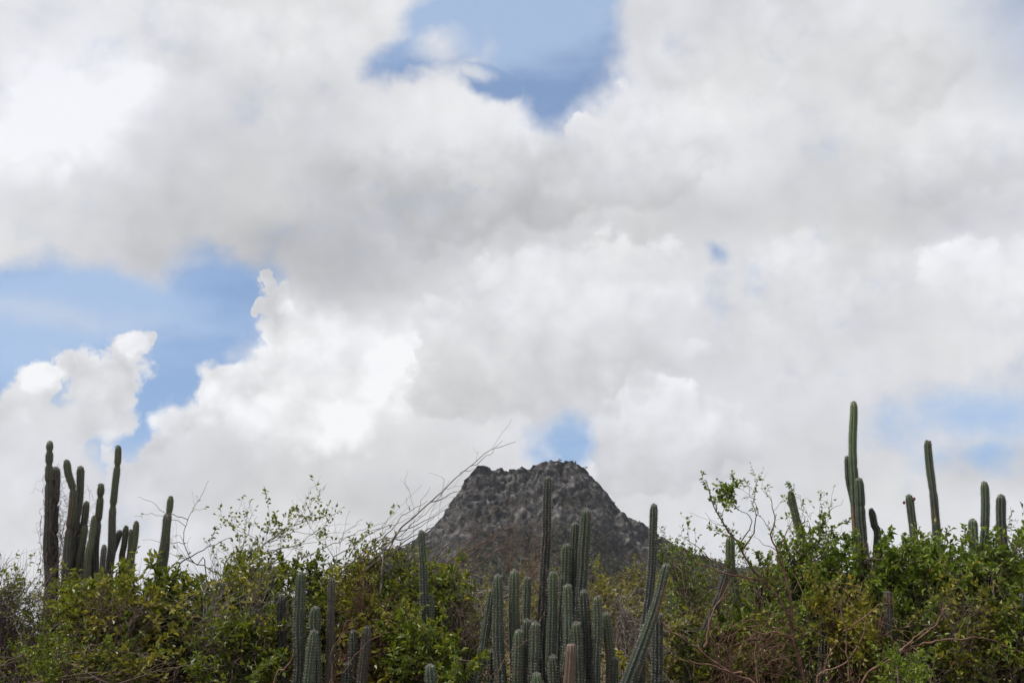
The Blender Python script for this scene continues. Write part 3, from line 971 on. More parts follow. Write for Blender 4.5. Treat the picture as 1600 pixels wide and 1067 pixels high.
    column(K, [(1324, 713), (1327, 750), (1334, 800), (1338, 850)], Y + 0.12, 8.5, f(1343, .2), 13, mat='cactus')
    column(K, [(1342, 747), (1346, 790), (1351, 880)], Y - 0.12, 13, f(1352, -.15), 15, mat='cactus', scar=(0.75, 1.2, (.4, -1, 0), 0.8))
    column(K, [(1361, 795), (1367, 820), (1374, 850)], Y + 0.1, 11, f(1364, .2), 13, mat='cactus_dark')
    Lc = thing('cactus', 'short column with two small red fruits below its tip', 'cactus', ground_at(1436, Y), GC)
    o = column(Lc, [(1420, 773), (1425, 805), (1431, 850)], Y, 12, f(1438), 15, mat='cactus')
    for a, b in ((1412.5, 785), (1428.5, 779), (1427, 781)):
        fruit(Lc, at(a, b, Y - 0.03))
    Mm = thing('cactus', 'tall lone column with tiny red fruits at its tip, right of the tallest cactus', 'cactus', ground_at(1465, Y), GC)
    column(Mm, [(1449, 689), (1452, 730), (1457, 790), (1463, 860)], Y, 11.5, f(1467), 15, mat='cactus')
    for a, b in ((1447.5, 688.5), (1454, 690), (1455, 694)):
        fruit(Mm, at(a, b, Y - 0.05), 0.6)
    N = thing('cactus', 'curved column beside a shorter straight one, near the right edge', 'cactus', ground_at(1530, Y), GC)
    column(N, [(1538, 753), (1540, 790), (1539, 830), (1534, 870), (1531, 910)], Y, 12.5, f(1530), 15, mat='cactus')
    column(N, [(1520, 811), (1521, 850), (1523, 910)], Y - 0.1, 12.5, f(1525, -.1), 15, mat='cactus')
    O = thing('cactus', 'greyish column overgrown by leaves, rightmost of the tall columns', 'cactus', ground_at(1564, Y), GC)
    column(O, [(1564, 773), (1563, 830), (1565, 920)], Y + 0.2, 14, f(1566, .2), 16, mat='cactus', age0=0.3)
    Y = 10.8
    P_ = thing('cactus', 'woody column with a ragged brown dead top low in the right thicket', 'cactus', ground_at(1392, Y), GC)
    column(P_, [(1387, 924), (1389, 970), (1392, 1085)], Y + 0.5, 11.5, (ground_at(1394, Y)[0], Y + 0.5, 0), mat='cactus_old', age0=0.4, blunt=True, spine='spine_dark', scar=(0.0, 0.25, (-.3, -1, 0), 0.7))
    Q = thing('cactus', 'dim column half hidden in leaves, cut off by the right edge', 'cactus', ground_at(1598, Y), GC)
    column(Q, [(1598, 928), (1597, 1085)], Y + 0.9, 11, (ground_at(1597, Y)[0], Y + 0.9, 0), mat='cactus_dark')


def fruit(plant, p, k=1.0):
    u = np.linspace(0, np.pi, 7)[:, None]
    v = np.arange(8)[None, :] * np.pi / 4
    r = 0.018 * k * (1 + 0.06 * np.cos(5 * v))
    V = np.stack([r * np.sin(u) * np.cos(v), r * np.sin(u) * np.sin(v), 0.022 * k * np.cos(u) + 0 * v], -1).reshape(-1, 3) + p
    i = np.arange(6)[:, None] * 8
    j = np.arange(8)[None, :]
    k2 = (j + 1) % 8
    q = np.stack([i + j, i + 8 + j, i + 8 + k2, i + k2], -1).reshape(-1, 4)
    mesh('fruit', V, q, M['fruit'], plant, True)


build_cacti()


# ------------------------------------------------------------------ shrubs
def bez(p0, p1, p2, n):
    t = np.linspace(0, 1, n)[:, None]
    return (1 - t) ** 2 * p0 + 2 * t * (1 - t) * p1 + t ** 2 * p2


def wiggle(rng, pts, amp):
    n = len(pts)
    w = np.cumsum(rng.normal(size=(n, 3)), axis=0)
    w -= w[0]
    w -= np.linspace(0, 1, n)[:, None] * w[-1]
    return pts + w * amp / math.sqrt(n)


def leaves_mesh(name, P, D, size, mat, parent, rng, width=0.48, fold=0.16, droop=0.0):
    """one folded blade per leaf: base, two edges, tip"""
    n = len(P)
    if n == 0:
        return None
    D = unit(D + np.array([0, 0, -droop]))
    up = unit(rng.normal(size=(n, 3)) * 0.65 + np.array([0, 0, 1.0]))
    S = unit(np.cross(D, up))
    N = np.cross(S, D)
    s = size[:, None]
    base = P
    tip = P + D * s - N * s * 0.10
    mid = P + D * s * 0.48
    l = mid + S * s * width * 0.5 + N * s * fold
    r = mid - S * s * width * 0.5 + N * s * fold
    V = np.stack([base, l, tip, r], 1).reshape(-1, 3)
    i = np.arange(n) * 4
    F = np.concatenate([np.stack([i, i + 2, i + 1], 1), np.stack([i, i + 3, i + 2], 1)])
    o = mesh(name, V, F, M[mat], parent)
    o['kind'] = 'stuff'
    return o


def put_leaves(rng, tw, per_m, size, acc, spread=0.9, start=0.12):
    """leaf positions along one twig (n x 3 points)"""
    L = np.linalg.norm(np.diff(tw, axis=0), axis=1).sum()
    n = rng.poisson(per_m * L)
    if n == 0:
        return
    t = rng.uniform(start, 1.0, n) * (len(tw) - 1)
    i = np.minimum(t.astype(int), len(tw) - 2)
    f = (t - i)[:, None]
    p = tw[i] * (1 - f) + tw[i + 1] * f
    d = unit(tw[i + 1] - tw[i])
    D = unit(d * 0.6 + unit(rng.normal(size=(n, 3))) * spread + np.array([0, 0, 0.12]))
    acc[0].append(p + D * 0.006)
    acc[1].append(D)
    acc[2].append(size * rng.uniform(0.65, 1.25, n))


def twig_from(rng, p, d, length, up=0.15, wob=0.02, n=4):
    e = p + unit(d) * length + np.array([0, 0, up * length])
    m_ = (p + e) / 2 + rng.normal(size=3) * length * 0.10
    return wiggle(rng, bez(p, m_, e, n), wob)


def shrub(label, lobes, base, name='shrub', cat='shrub', group=None, seed=1, leaf='leaf_dark', bark='bark_brown', n_limb=7,
          sec_density=1.0, twigs=5, twig_len=(0.15, 0.36), per_m=37, leaf_size=0.075, width=0.52, limb_r=0.022, bare=0.0, up=0.2, shoots=0):
    """lobes: list of (centre, radii); base: ground point. Limbs reach into the lobes, twigs fill them, leaves sit on the twigs"""
    rng = np.random.default_rng(seed)
    t = thing(name, label, cat, base, group)
    acc = ([], [], [])
    tb = Tubes()
    vol = np.array([r[0] * r[1] * r[2] for _, r in lobes])
    share = vol ** 0.67
    ztop = max(c[2] + r[2] for c, r in lobes)
    limbs = []
    for k in range(n_limb):
        c, r = lobes[k % len(lobes)]
        end = c + rng.uniform(-0.5, 0.5, 3) * r + np.array([0, 0, 0.25 * r[2]])
        b = np.array(base) + np.array([rng.normal() * 0.16, rng.normal() * 0.16, -0.03])
        ctl = b * 0.55 + end * 0.45 + np.array([(b[0] - end[0]) * 0.25 + rng.normal() * 0.15, rng.normal() * 0.2, (end[2] - b[2]) * 0.15])
        pts = wiggle(rng, bez(b, ctl, end, 16), 0.10)
        limbs.append((pts, limb_r * rng.uniform(0.65, 1.25), Tubes()))
        rr = limbs[-1][1]
        limbs[-1][2].add(pts, np.linspace(rr, rr * 0.32, 16), 6)
    for li, (c, r) in enumerate(lobes):
        ns = max(4, int(66 * sec_density * share[li]))
        # limbs ordered by nearness to this lobe
        dist = [np.min(np.linalg.norm(l[0] - c, axis=1)) for l in limbs]
        near = np.argsort(dist)[:3]
        for _ in range(ns):
            q = unit(rng.normal(size=3)) * rng.uniform(0.45, 1.0) ** 0.6
            q[2] = q[2] * 0.9 + 0.05
            end = c + q * r
            lp, lr, lt = limbs[int(rng.choice(near))]
            i = int(rng.integers(6, 16))
            st = lp[i]
            ctl = (st + end) / 2 + np.array([0, 0, 0.12]) + rng.normal(size=3) * 0.08
            sec = wiggle(rng, bez(st, ctl, end, 9), 0.05)
            r0 = lr * 0.36
            lt.add(sec, np.linspace(r0, 0.0026, 9), 4)
            isb = rng.random() < bare
            # the thorn scrub is leafy on top and twiggy, half bare inside and below
            dens = np.clip(0.30 + 1.0 * (end[2] - (ztop - 1.25)) / 1.0, 0.40, 1.15) * rng.choice([0.12, 0.8, 2.0])
            for _k in range(rng.poisson(twigs)):
                j = int(rng.integers(2, 9))
                d = unit(sec[min(j, 8)] - sec[max(j - 2, 0)]) * 0.5 + unit(rng.normal(size=3)) * 0.8
                tw = twig_from(rng, sec[j], d, rng.uniform(*twig_len), up)
                tb.add(tw, np.linspace(0.0026, 0.0011, len(tw)), 3)
                if not isb:
                    put_leaves(rng, tw, per_m * dens, leaf_size, acc)
            if not isb:
                put_leaves(rng, sec[4:], per_m * 0.5 * dens, leaf_size, acc)
    # longer shoots standing out of the crown
    for _ in range(shoots):
        c, r = lobes[int(rng.integers(0, min(4, len(lobes))))]
        st = c + rng.uniform(-0.7, 0.7, 3) * r
        st[2] = c[2] + r[2] * 0.6
        d = np.array([rng.normal() * 0.45, rng.normal() * 0.3, 1.0])
        sh = twig_from(rng, st, d, rng.uniform(0.18, 0.45), 0.1, 0.05, 8)
        tb.add(sh, np.linspace(0.004, 0.0012, 8), 3)
        if rng.random() > bare:
            put_leaves(rng, sh, per_m * 0.8, leaf_size * 0.85, acc)
    for pts, rr, lt in limbs:
        lt.build('branch', M[bark], t)
    if tb.v:
        o = tb.build('twigs', M[bark], t)
        o['kind'] = 'stuff'
    if acc[0]:
        leaves_mesh('foliage', np.concatenate(acc[0]), np.concatenate(acc[1]), np.concatenate(acc[2]), leaf, t, rng, width)
    return t


def px_lobes(tops, Y, rx=45, ry=38, bottom=1115, seed=0, depth=0.75):
    """rounded masses of foliage below the outline points `tops` (picture x, y, and optionally a radius)"""
    rng = np.random.default_rng(7000 + seed)
    out = []
    for tp in tops:
        x, y = tp[:2]
        k = tp[2] / 45 if len(tp) > 2 else 1.0
        a, b = rx * k, ry * k
        y += 22 + rng.uniform(-9, 11)
        for _ in range(2):
            Yc = Y + rng.uniform(-0.3, 0.3)
            s = Yc / FPX
            q = rng.uniform(0.42, 0.62)
            out.append((at(x + rng.uniform(-0.7, 0.7) * a, y + b * rng.uniform(-0.15, 0.35), Yc), np.array([a * s * q, depth * 0.45, b * s * q])))
        yy = y + b
        while yy < bottom:
            Yc = Y + rng.uniform(-0.35, 0.35)
            c = at(x + rng.uniform(-10, 10), yy, Yc)
            s = Yc / FPX
            out.append((c, np.array([a * s * rng.uniform(0.95, 1.2), depth * rng.uniform(0.8, 1.1), b * s * rng.uniform(0.95, 1.15)])))
            yy += b * 1.35
            a = min(a * 1.12, 62)
    return out


GS = 'shrubs of the thorn thicket'


def base_of(lobes, Y):
    return (float(np.mean([c[0] for c, r in lobes])), float(Y), 0.0)


def simple(label, tops, Y, seed, **kw):
    opts = {k: kw.pop(k) for k in ('rx', 'ry', 'bottom', 'depth') if k in kw}
    lb = px_lobes(tops, Y, seed=seed, **opts)
    return shrub(label, lb, base_of(lb, Y), seed=seed, group=GS, **kw)


def limb_tree(label, name, cat, base, limbs, seed, bark, leaf=None, per_m=20, leaf_size=0.035, width=0.6, twig_n=8, twig_len=(0.1, 0.3), sub=2, group=None,
              up=0.15, leafy_from=0.4, tuft=0.0, wob=0.05, spread=0.9):
    """tree or shrub whose main limbs follow given curves: (world points, radius at start, radius at tip, leafiness, twigginess)"""
    rng = np.random.default_rng(seed)
    t = thing(name, label, cat, base, group)
    tb = Tubes()
    acc = ([], [], [])
    for pts, r0, r1, lf, tg in limbs:
        path = resample(pts, step=0.05)
        n = len(path)
        path = wiggle(rng, path, wob)
        lt = Tubes()
        lt.add(path, np.linspace(r0, r1, n), 6)
        L = n * 0.05
        for _ in range(int(tg * L * twig_n / 2)):
            u = rng.uniform(leafy_from, 1.0)
            i = min(int(u * (n - 1)), n - 2)
            dd = unit(path[i + 1] - path[i])
            d = dd * 0.75 + unit(rng.normal(size=3)) * 0.75
            ln = rng.uniform(*twig_len) * (1.25 - 0.6 * u) * 1.5
            tw = twig_from(rng, path[i], d, ln, up, 0.03, 7)
            ra = max(r0 + (r1 - r0) * u, 0.002) * 0.5
            lt.add(tw, np.linspace(min(ra, 0.006), 0.0014, 7), 4)
            lfy = lf * rng.choice([0.2, 1.0, 1.3])
            for _k in range(rng.poisson(sub)):
                j = int(rng.integers(2, 7))
                d2 = unit(tw[j] - tw[j - 1]) * 0.6 + unit(rng.normal(size=3)) * 0.8
                t2 = twig_from(rng, tw[j], d2, rng.uniform(*twig_len) * 0.55, up, 0.02, 5)
                tb.add(t2, np.linspace(0.0020, 0.0010, 5), 3)
                if lfy > 0:
                    put_leaves(rng, t2, per_m * lfy, leaf_size, acc, spread)
            if lfy > 0:
                put_leaves(rng, tw[2:], per_m * 0.8 * lfy, leaf_size, acc, spread)
        if lf > 0:
            put_leaves(rng, path[int(n * 0.6):], per_m * 0.5 * lf, leaf_size, acc, spread)
        lt.build('branch', M[bark], t)
    if tb.v:
        o = tb.build('twigs', M[bark], t)
        o['kind'] = 'stuff'
    if leaf and acc[0]:
        leaves_mesh('foliage', np.concatenate(acc[0]), np.concatenate(acc[1]), np.concatenate(acc[2]), leaf, t, rng, width)
    return t


def px_limb(px, Y, base=None, r0=0.02, r1=0.004, lf=1.0, tg=1.0):
    pts = [at(a, b, Y + (c[0] if c else 0)) for a, b, *c in px]
    if base is not None:
        pts = [np.array(base, float)] + pts
    return (pts, r0, r1, lf, tg)


def build_shrubs():
    D, B = 'leaf_dark', 'leaf_yellow'
    # ---- farther rows, seen through the gaps
    simple('olive brown scrub in the second row behind the left dark bushes', [(40, 925), (130, 915), (230, 910), (330, 905)], 19, 201, leaf='leaf_olive', bare=0.35, sec_density=0.45, rx=60, ry=42, leaf_size=0.055)
    simple('olive brown scrub in the second row behind the left columns', [(430, 905), (520, 895), (600, 890)], 19, 202, leaf='leaf_olive', bare=0.35, sec_density=0.45, rx=60, ry=42, leaf_size=0.055)
    simple('yellowing scrub below the left foot of the mountain', [(690, 893), (745, 886), (800, 890)], 17, 203, leaf='leaf_olive', bare=0.3, sec_density=1.0, rx=48, ry=36, leaf_size=0.05, bark='bark_grey', shoots=14, n_limb=9)
    simple('yellowing scrub between the tallest dark column and the pale tall pair', [(830, 892), (875, 888), (905, 896)], 17.5, 204, leaf='leaf_olive', bare=0.3, sec_density=1.0, rx=44, ry=36, leaf_size=0.05, bark='bark_grey', shoots=12, n_limb=9)
    simple('yellow green scrub below the right foot of the mountain', [(940, 890), (985, 886), (1030, 885)], 17, 205, leaf='leaf_olive', bare=0.25, sec_density=1.0, rx=46, ry=36, leaf_size=0.05, shoots=14, n_limb=9)
    simple('dull green scrub in the second row behind the thorn tree', [(1090, 893), (1170, 895), (1250, 890)], 18, 206, leaf='leaf_olive', bare=0.3, sec_density=0.7, rx=55, ry=40, leaf_size=0.055, shoots=6)
    simple('dull green scrub in the second row behind the right thicket', [(1340, 880), (1430, 880), (1520, 878), (1590, 880)], 18, 207, leaf='leaf_yellow', bare=0.3, sec_density=0.6, rx=60, ry=42, leaf_size=0.055)

    # ---- left
    simple('leafless purple-grey twiggy bush at the left edge', [(-25, 885), (20, 885), (58, 912, 38)], 11.6, 1, leaf='leaf_yellow', bark='twig_purple', bare=0.78, sec_density=1.9, twigs=8, twig_len=(0.2, 0.5), leaf_size=0.045, n_limb=10, shoots=26, limb_r=0.016)
    simple('yellow-green bush at the foot of the vine-wrapped columns', [(105, 925, 42), (150, 905, 44), (190, 902, 42)], 11.6, 2, leaf=B, sec_density=1.3, bare=0.15, shoots=18)
    simple('dark leafy bush below the slim pale green cactus', [(232, 897), (282, 897), (330, 912)], 11.9, 3, leaf=D, sec_density=1.3, shoots=16, bare=0.25)
    simple('low dense dark bush at the bottom left corner', [(40, 1010), (110, 1000), (190, 1010), (265, 1005)], 10.4, 4, leaf=D, sec_density=0.9, bare=0.4, leaf_size=0.055, rx=52, ry=36)
    simple('bushy yellow-green shrub under the sparse arching sprays', [(360, 882), (408, 860), (447, 868, 40)], 12.2, 5, leaf=B, bark='bark_grey', bare=0.3, sec_density=1.3, shoots=16)
    simple('low dark bush left of the straight grey-green column', [(345, 985), (400, 970, 40)], 11.0, 6, leaf=D, sec_density=1.1, bare=0.3)
    # ---- left of the middle
    simple('dark green bush behind the straight grey-green column', [(492, 892, 40), (535, 872, 40)], 12.4, 7, leaf=D, sec_density=1.3, shoots=10, bare=0.1)
    simple('bright-topped dark bush left of the slender column', [(578, 856, 40), (615, 856, 42), (655, 868, 40)], 11.9, 8, leaf=B, sec_density=1.5, shoots=16, leaf_size=0.058)
    simple('dark bush right of the slender column under the mountain foot', [(690, 885, 34), (716, 905, 34)], 12.3, 9, leaf=D, sec_density=1.1, shoots=6)
    simple('very dark low bush left of the leaning pair of columns', [(640, 985, 40), (700, 990, 40)], 10.9, 10, leaf=D, sec_density=1.2)
    # ---- right
    simple('feathery green bush right of the scarred leaning column', [(1066, 846, 38), (1098, 852, 40)], 12.6, 11, leaf='leaf_fresh', sec_density=1.0, shoots=12, leaf_size=0.042, width=0.65, bare=0.2)
    simple('thin yellow-green bush behind the reddish thorn tree limbs', [(1135, 890, 44), (1190, 880, 44), (1230, 868, 36)], 13.0, 12, leaf=B, sec_density=0.95, shoots=12, bare=0.3, leaf_size=0.045)
    simple('fresh green bush around the sprig-topped cactus', [(1248, 850, 34), (1278, 826, 40), (1312, 842, 40)], 12.3, 13, leaf='leaf_fresh', sec_density=1.4, shoots=16, leaf_size=0.06, width=0.6)
    simple('dense green bush at the foot of the tallest cactus', [(1352, 862, 42), (1390, 850, 42), (1425, 852, 40)], 12.2, 14, leaf='leaf_fresh', sec_density=1.5, shoots=14)
    simple('dense green bush between the two lone columns at right', [(1460, 850, 42), (1500, 850, 42)], 12.4, 15, leaf='leaf_fresh', sec_density=1.5, shoots=14)
    simple('tall green bush round the overgrown column at the right edge', [(1536, 868, 40), (1584, 815, 42), (1616, 820, 42)], 12.5, 16, leaf='leaf_fresh', sec_density=1.3, shoots=22, bare=0.12)
    simple('shadowy low bush under the red-barked limbs at lower right', [(1330, 965, 44), (1400, 960, 44), (1450, 965, 44)], 11.4, 17, leaf=D, sec_density=1.3, bare=0.12)
    simple('shadowy low bush at the bottom right corner', [(1520, 950, 46), (1590, 945, 46)], 11.6, 18, leaf=D, sec_density=1.3, bare=0.1)
    simple('small bright bush at the bottom edge right of the brown dead-topped column', [(1415, 1040, 36)], 10.0, 19, leaf='leaf_fresh', sec_density=1.6, leaf_size=0.055, ry=30)
    simple('half bare brownish bush between the scarred column and the thorn tree', [(1085, 960, 42), (1140, 955, 42), (1200, 960, 42)], 12.0, 20, leaf=D, bark='bark_brown', sec_density=1.2, bare=0.2)

    for k, (lab, tops, Yb, bk) in enumerate([
        ('leafless brown twiggy bush left of the slim pale green cactus foot', [(165, 925, 36), (205, 930, 36)], 10.9, 'bark_brown'),
        ('tangle of dry grey twigs below the bare dark sapling', [(325, 905, 36), (355, 925, 36)], 11.4, 'bark_grey'),
        ('dry grey-brown twiggy bush left of the old dark cactus trunk', [(410, 905, 34), (425, 960, 34)], 11.5, 'bark_grey'),
        ('dry reddish twiggy bush right of the thin brown dried column', [(565, 900, 34), (595, 930, 34)], 11.2, 'bark_red'),
        ('dry brown twiggy bush left of the leaning grey-green pair', [(715, 915, 34), (735, 950, 32)], 11.6, 'bark_brown'),
        ('dry twiggy bush right of the three dull columns stepping down', [(975, 925, 32), (1060, 950, 32)], 11.9, 'bark_grey'),
        ('dry reddish tangle of twigs at the foot of the open thorn tree', [(1120, 960, 36), (1180, 975, 36), (1215, 950, 34)], 11.3, 'bark_red'),
        ('dry reddish twigs below the tallest cactus', [(1320, 935, 36), (1365, 955, 36)], 11.2, 'bark_red'),
        ('dry brown twiggy bush at lower right below the lone columns', [(1470, 930, 36), (1525, 950, 36)], 11.4, 'bark_brown'),
    ]):
        simple(lab, tops, Yb, 500 + k, name='bare_shrub', leaf='leaf_olive', bark=bk, bare=0.85, sec_density=1.5 if tops[0][0] < 1000 else 0.5, twigs=6, twig_len=(0.2, 0.5), n_limb=7, shoots=10, limb_r=0.015, depth=0.5)

    # ---- custom: open thorn tree right of the mountain
    Y = 11.0
    b = ground_at(1255, Y)
    L = lambda px, r0, r1, lf=1.0, tg=1.0, base=None: px_limb(px, Y, base, r0, r1, lf, tg)
    limb_tree('open-crowned thorn tree with reddish limbs and small leaves right of the mountain', 'thorn_tree', 'tree', b, [
        L([(1262, 1075), (1245, 1010), (1237, 970), (1215, 930), (1190, 905), (1168, 875), (1155, 850), (1130, 815), (1112, 780), (1103, 750)], 0.034, 0.004, 1.3, 0.9, b),
        L([(1190, 905), (1150, 900), (1110, 890), (1080, 872), (1065, 852)], 0.012, 0.003, 0.5, 0.7),
        L([(1150, 898), (1110, 876), (1075, 845), (1064, 838)], 0.008, 0.002, 0.4, 0.7),
        L([(1160, 858), (1180, 830), (1185, 800), (1182, 775), (1181, 752)], 0.009, 0.002, 0.8, 1.0),
        L([(1237, 970), (1240, 930), (1232, 885), (1218, 855), (1208, 835), (1213, 810), (1205, 785), (1192, 766)], 0.020, 0.002, 0.25, 1.0),
        L([(1218, 855), (1228, 830), (1240, 805)], 0.008, 0.002, 0.3, 1.0),
        L([(1185, 803), (1172, 765), (1163, 748)], 0.004, 0.0015, 0.1, 0.8),
        L([(1140, 830), (1118, 815), (1101, 800)], 0.004, 0.0015, 0.0, 0.6),
        L([(1240, 1000), (1215, 985), (1180, 985), (1140, 975)], 0.012, 0.003, 0.5, 0.6),
        L([(1155, 850), (1175, 810), (1150, 790), (1125, 775)], 0.007, 0.002, 1.0, 1.0),
    ], 301, 'bark_red', 'leaf_fresh', per_m=70, leaf_size=0.046, width=0.7, twig_n=11, twig_len=(0.08, 0.26), sub=2.4, wob=0.035)
    # red limbs in the lower right
    Y = 10.5
    b = ground_at(1340, Y)
    limb_tree('sprawling red-barked thorn shrub with crossing bare limbs at lower right', 'thorn_shrub', 'shrub', b, [
        L([(1345, 1075), (1385, 1030), (1430, 1000), (1465, 975), (1480, 945)], 0.020, 0.005, 0.5, 0.6, b),
        L([(1385, 1030), (1440, 1010), (1500, 1000), (1545, 1002), (1598, 1020)], 0.013, 0.004, 0.4, 0.6),
        L([(1330, 1075), (1325, 1020), (1318, 970), (1310, 940), (1300, 915)], 0.015, 0.004, 0.5, 0.7, b),
        L([(1318, 985), (1345, 960), (1370, 945), (1400, 940)], 0.009, 0.003, 0.5, 0.7),
        L([(1400, 1020), (1440, 990), (1470, 960), (1475, 935)], 0.009, 0.003, 0.5, 0.6),
        L([(1300, 1080), (1290, 1040), (1310, 1000)], 0.013, 0.004, 0.4, 0.6, b),
        L([(1280, 1078), (1320, 1040), (1345, 1000), (1352, 970)], 0.020, 0.005, 0.4, 0.6, b),
    ], 302, 'bark_red', 'leaf_fresh', per_m=26, leaf_size=0.04, twig_n=6, twig_len=(0.12, 0.32), sub=2)
    # limb crossing right of the scarred column
    Y = 10.7
    b = ground_at(1210, Y)
    limb_tree('low brown-barked shrub with long crooked limbs beside the scarred leaning column', 'thorn_shrub', 'shrub', b, [
        L([(1195, 1080), (1150, 1045), (1100, 1010), (1080, 1000), (1050, 985), (1032, 968)], 0.020, 0.008, 0.2, 0.5, b),
        L([(1160, 1050), (1110, 1040), (1065, 1030), (1040, 1022)], 0.010, 0.003, 0.2, 0.5),
        L([(1185, 1075), (1180, 1020), (1200, 970), (1220, 940)], 0.014, 0.003, 0.5, 0.7, b),
        L([(1100, 1010), (1110, 960), (1130, 925), (1144, 905)], 0.013, 0.005, 0.3, 0.6),
    ], 303, 'bark_red', 'leaf_fresh', per_m=22, leaf_size=0.04, twig_n=6, sub=1.6)

    # ---- custom: sparse sprays arching to the right, left of middle
    Y = 12.3
    b = ground_at(345, Y)
    limb_tree('shrub of thin arching branches with sparse small pale leaves, leaning right', 'arching_shrub', 'shrub', b, [
        L([(352, 920), (375, 890), (400, 865), (430, 840), (465, 822), (506, 806)], 0.014, 0.002, 1.0, 1.2, b),
        L([(355, 900), (390, 872), (420, 845), (450, 822), (480, 812)], 0.010, 0.002, 0.9, 1.2),
        L([(370, 890), (385, 855), (394, 828), (402, 806)], 0.007, 0.002, 0.6, 0.9),
        L([(395, 868), (430, 855), (470, 845), (510, 832), (545, 832)], 0.006, 0.0015, 0.15, 1.0),
        L([(390, 880), (440, 862), (490, 850), (520, 838)], 0.006, 0.0015, 0.2, 1.0),
        L([(345, 900), (320, 890), (295, 880), (262, 862)], 0.009, 0.002, 0.1, 0.9),
        L([(360, 895), (385, 880), (395, 840), (370, 825), (362, 808)], 0.006, 0.0015, 0.6, 1.0),
        L([(420, 850), (455, 825), (490, 830), (512, 812)], 0.005, 0.0015, 0.8, 1.0),
    ], 304, 'bark_grey', 'leaf_yellow', per_m=42, leaf_size=0.052, twig_n=13, twig_len=(0.14, 0.42), sub=1.6, up=0.25)
    # bare forked sapling
    b = ground_at(330, Y)
    limb_tree('bare dark sapling with few leaves and long side twigs by the slim pale cactus', 'bare_sapling', 'shrub', b, [
        L([(318, 905), (305, 885), (292, 868), (287, 845), (292, 820), (303, 795), (318, 768), (326, 750)], 0.016, 0.0018, 0.35, 0.5, b),
        L([(294, 812), (275, 803), (255, 795), (235, 785), (215, 776)], 0.005, 0.0015, 0.0, 0.3),
        L([(290, 822), (270, 812), (245, 806), (210, 806)], 0.004, 0.0015, 0.1, 0.3),
        L([(288, 850), (270, 847), (250, 848), (222, 844)], 0.004, 0.0014, 0.1, 0.5),
        L([(275, 880), (310, 862), (350, 845), (362, 840)], 0.009, 0.003, 0.1, 0.6),
        L([(300, 800), (310, 795), (322, 793)], 0.003, 0.0013, 1.0, 1.0),
        L([(286, 845), (280, 838), (270, 838)], 0.003, 0.0013, 1.0, 1.5),
    ], 305, 'bark_brown', 'leaf_fresh', per_m=26, leaf_size=0.05, twig_n=6, twig_len=(0.08, 0.3), sub=1.0)
    # bare V-shaped stem over the thin brown column
    Y = 12.0
    b = ground_at(525, Y)
    limb_tree('bare forked grey stem above the thin brown dried column', 'bare_sapling', 'shrub', b, [
        L([(522, 890), (527, 860), (535, 835), (540, 815), (547, 797)], 0.008, 0.0015, 0.0, 1.0, b),
        L([(530, 850), (545, 833), (562, 818)], 0.004, 0.0012, 0.0, 1.0),
        L([(524, 880), (508, 850), (490, 825), (463, 795)], 0.005, 0.0012, 0.0, 0.7),
        L([(522, 890), (512, 880), (495, 872)], 0.004, 0.0012, 0.2, 0.7),
    ], 306, 'bark_grey', 'leaf_fresh', per_m=16, leaf_size=0.05, twig_n=7, twig_len=(0.1, 0.3), sub=1.0)
    # long sweeping bare branches in front of the mountain
    Y = 11.6
    b = ground_at(560, Y)
    limb_tree('leafless shrub with very long bare branches sweeping up right across the mountain', 'bare_shrub', 'shrub', b, [
        L([(590, 885), (600, 862), (617, 836), (640, 812), (672, 784), (705, 753), (735, 728), (762, 706), (783, 697), (806, 690)], 0.0232, 0.0025, 0.0, 0.35, b),
        L([(735, 728), (755, 712), (772, 698), (785, 689)], 0.0046, 0.0020, 0.0, 0.3),
        L([(672, 784), (700, 778), (728, 765), (740, 758)], 0.0070, 0.0023, 0.0, 0.4),
        L([(575, 880), (600, 850), (625, 830), (660, 815), (690, 800), (712, 783)], 0.0104, 0.0023, 0.0, 0.5),
        L([(718, 739), (735, 736), (750, 733)], 0.0046, 0.0020, 0.0, 0.3),
        L([(560, 880), (590, 850), (615, 828), (640, 800), (668, 782)], 0.0093, 0.0023, 0.05, 0.5),
        L([(540, 885), (570, 860), (600, 842), (632, 836), (680, 805)], 0.0104, 0.0023, 0.1, 0.5),
        L([(570, 890), (605, 870), (640, 850), (668, 832), (690, 815)], 0.0093, 0.0023, 0.0, 0.5),
        L([(560, 870), (582, 852), (600, 830), (615, 815)], 0.0070, 0.0023, 0.9, 0.7),
        L([(545, 870), (555, 855), (562, 845)], 0.0093, 0.0030, 1.0, 1.2),
        L([(600, 880), (640, 845), (680, 825), (712, 812)], 0.008, 0.002, 0.0, 0.6),
        L([(610, 890), (650, 862), (700, 838), (735, 828)], 0.008, 0.002, 0.0, 0.6),
        L([(560, 875), (600, 845), (650, 805), (690, 772)], 0.007, 0.002, 0.0, 0.5),
        L([(520, 870), (560, 845), (610, 822), (650, 806)], 0.006, 0.0018, 0.05, 0.6),
        L([(470, 872), (510, 850), (560, 828), (605, 815)], 0.006, 0.0018, 0.05, 0.6),
        L([(540, 850), (570, 835), (590, 826), (620, 800)], 0.0046, 0.0020, 0.0, 0.5),
    ], 307, 'bark_grey', 'leaf_fresh', per_m=26, leaf_size=0.055, twig_n=7, twig_len=(0.15, 0.5), sub=0.8, up=0.25)
    Y = 14.0
    b = ground_at(640, Y)
    rng = np.random.default_rng(99)
    lim = []
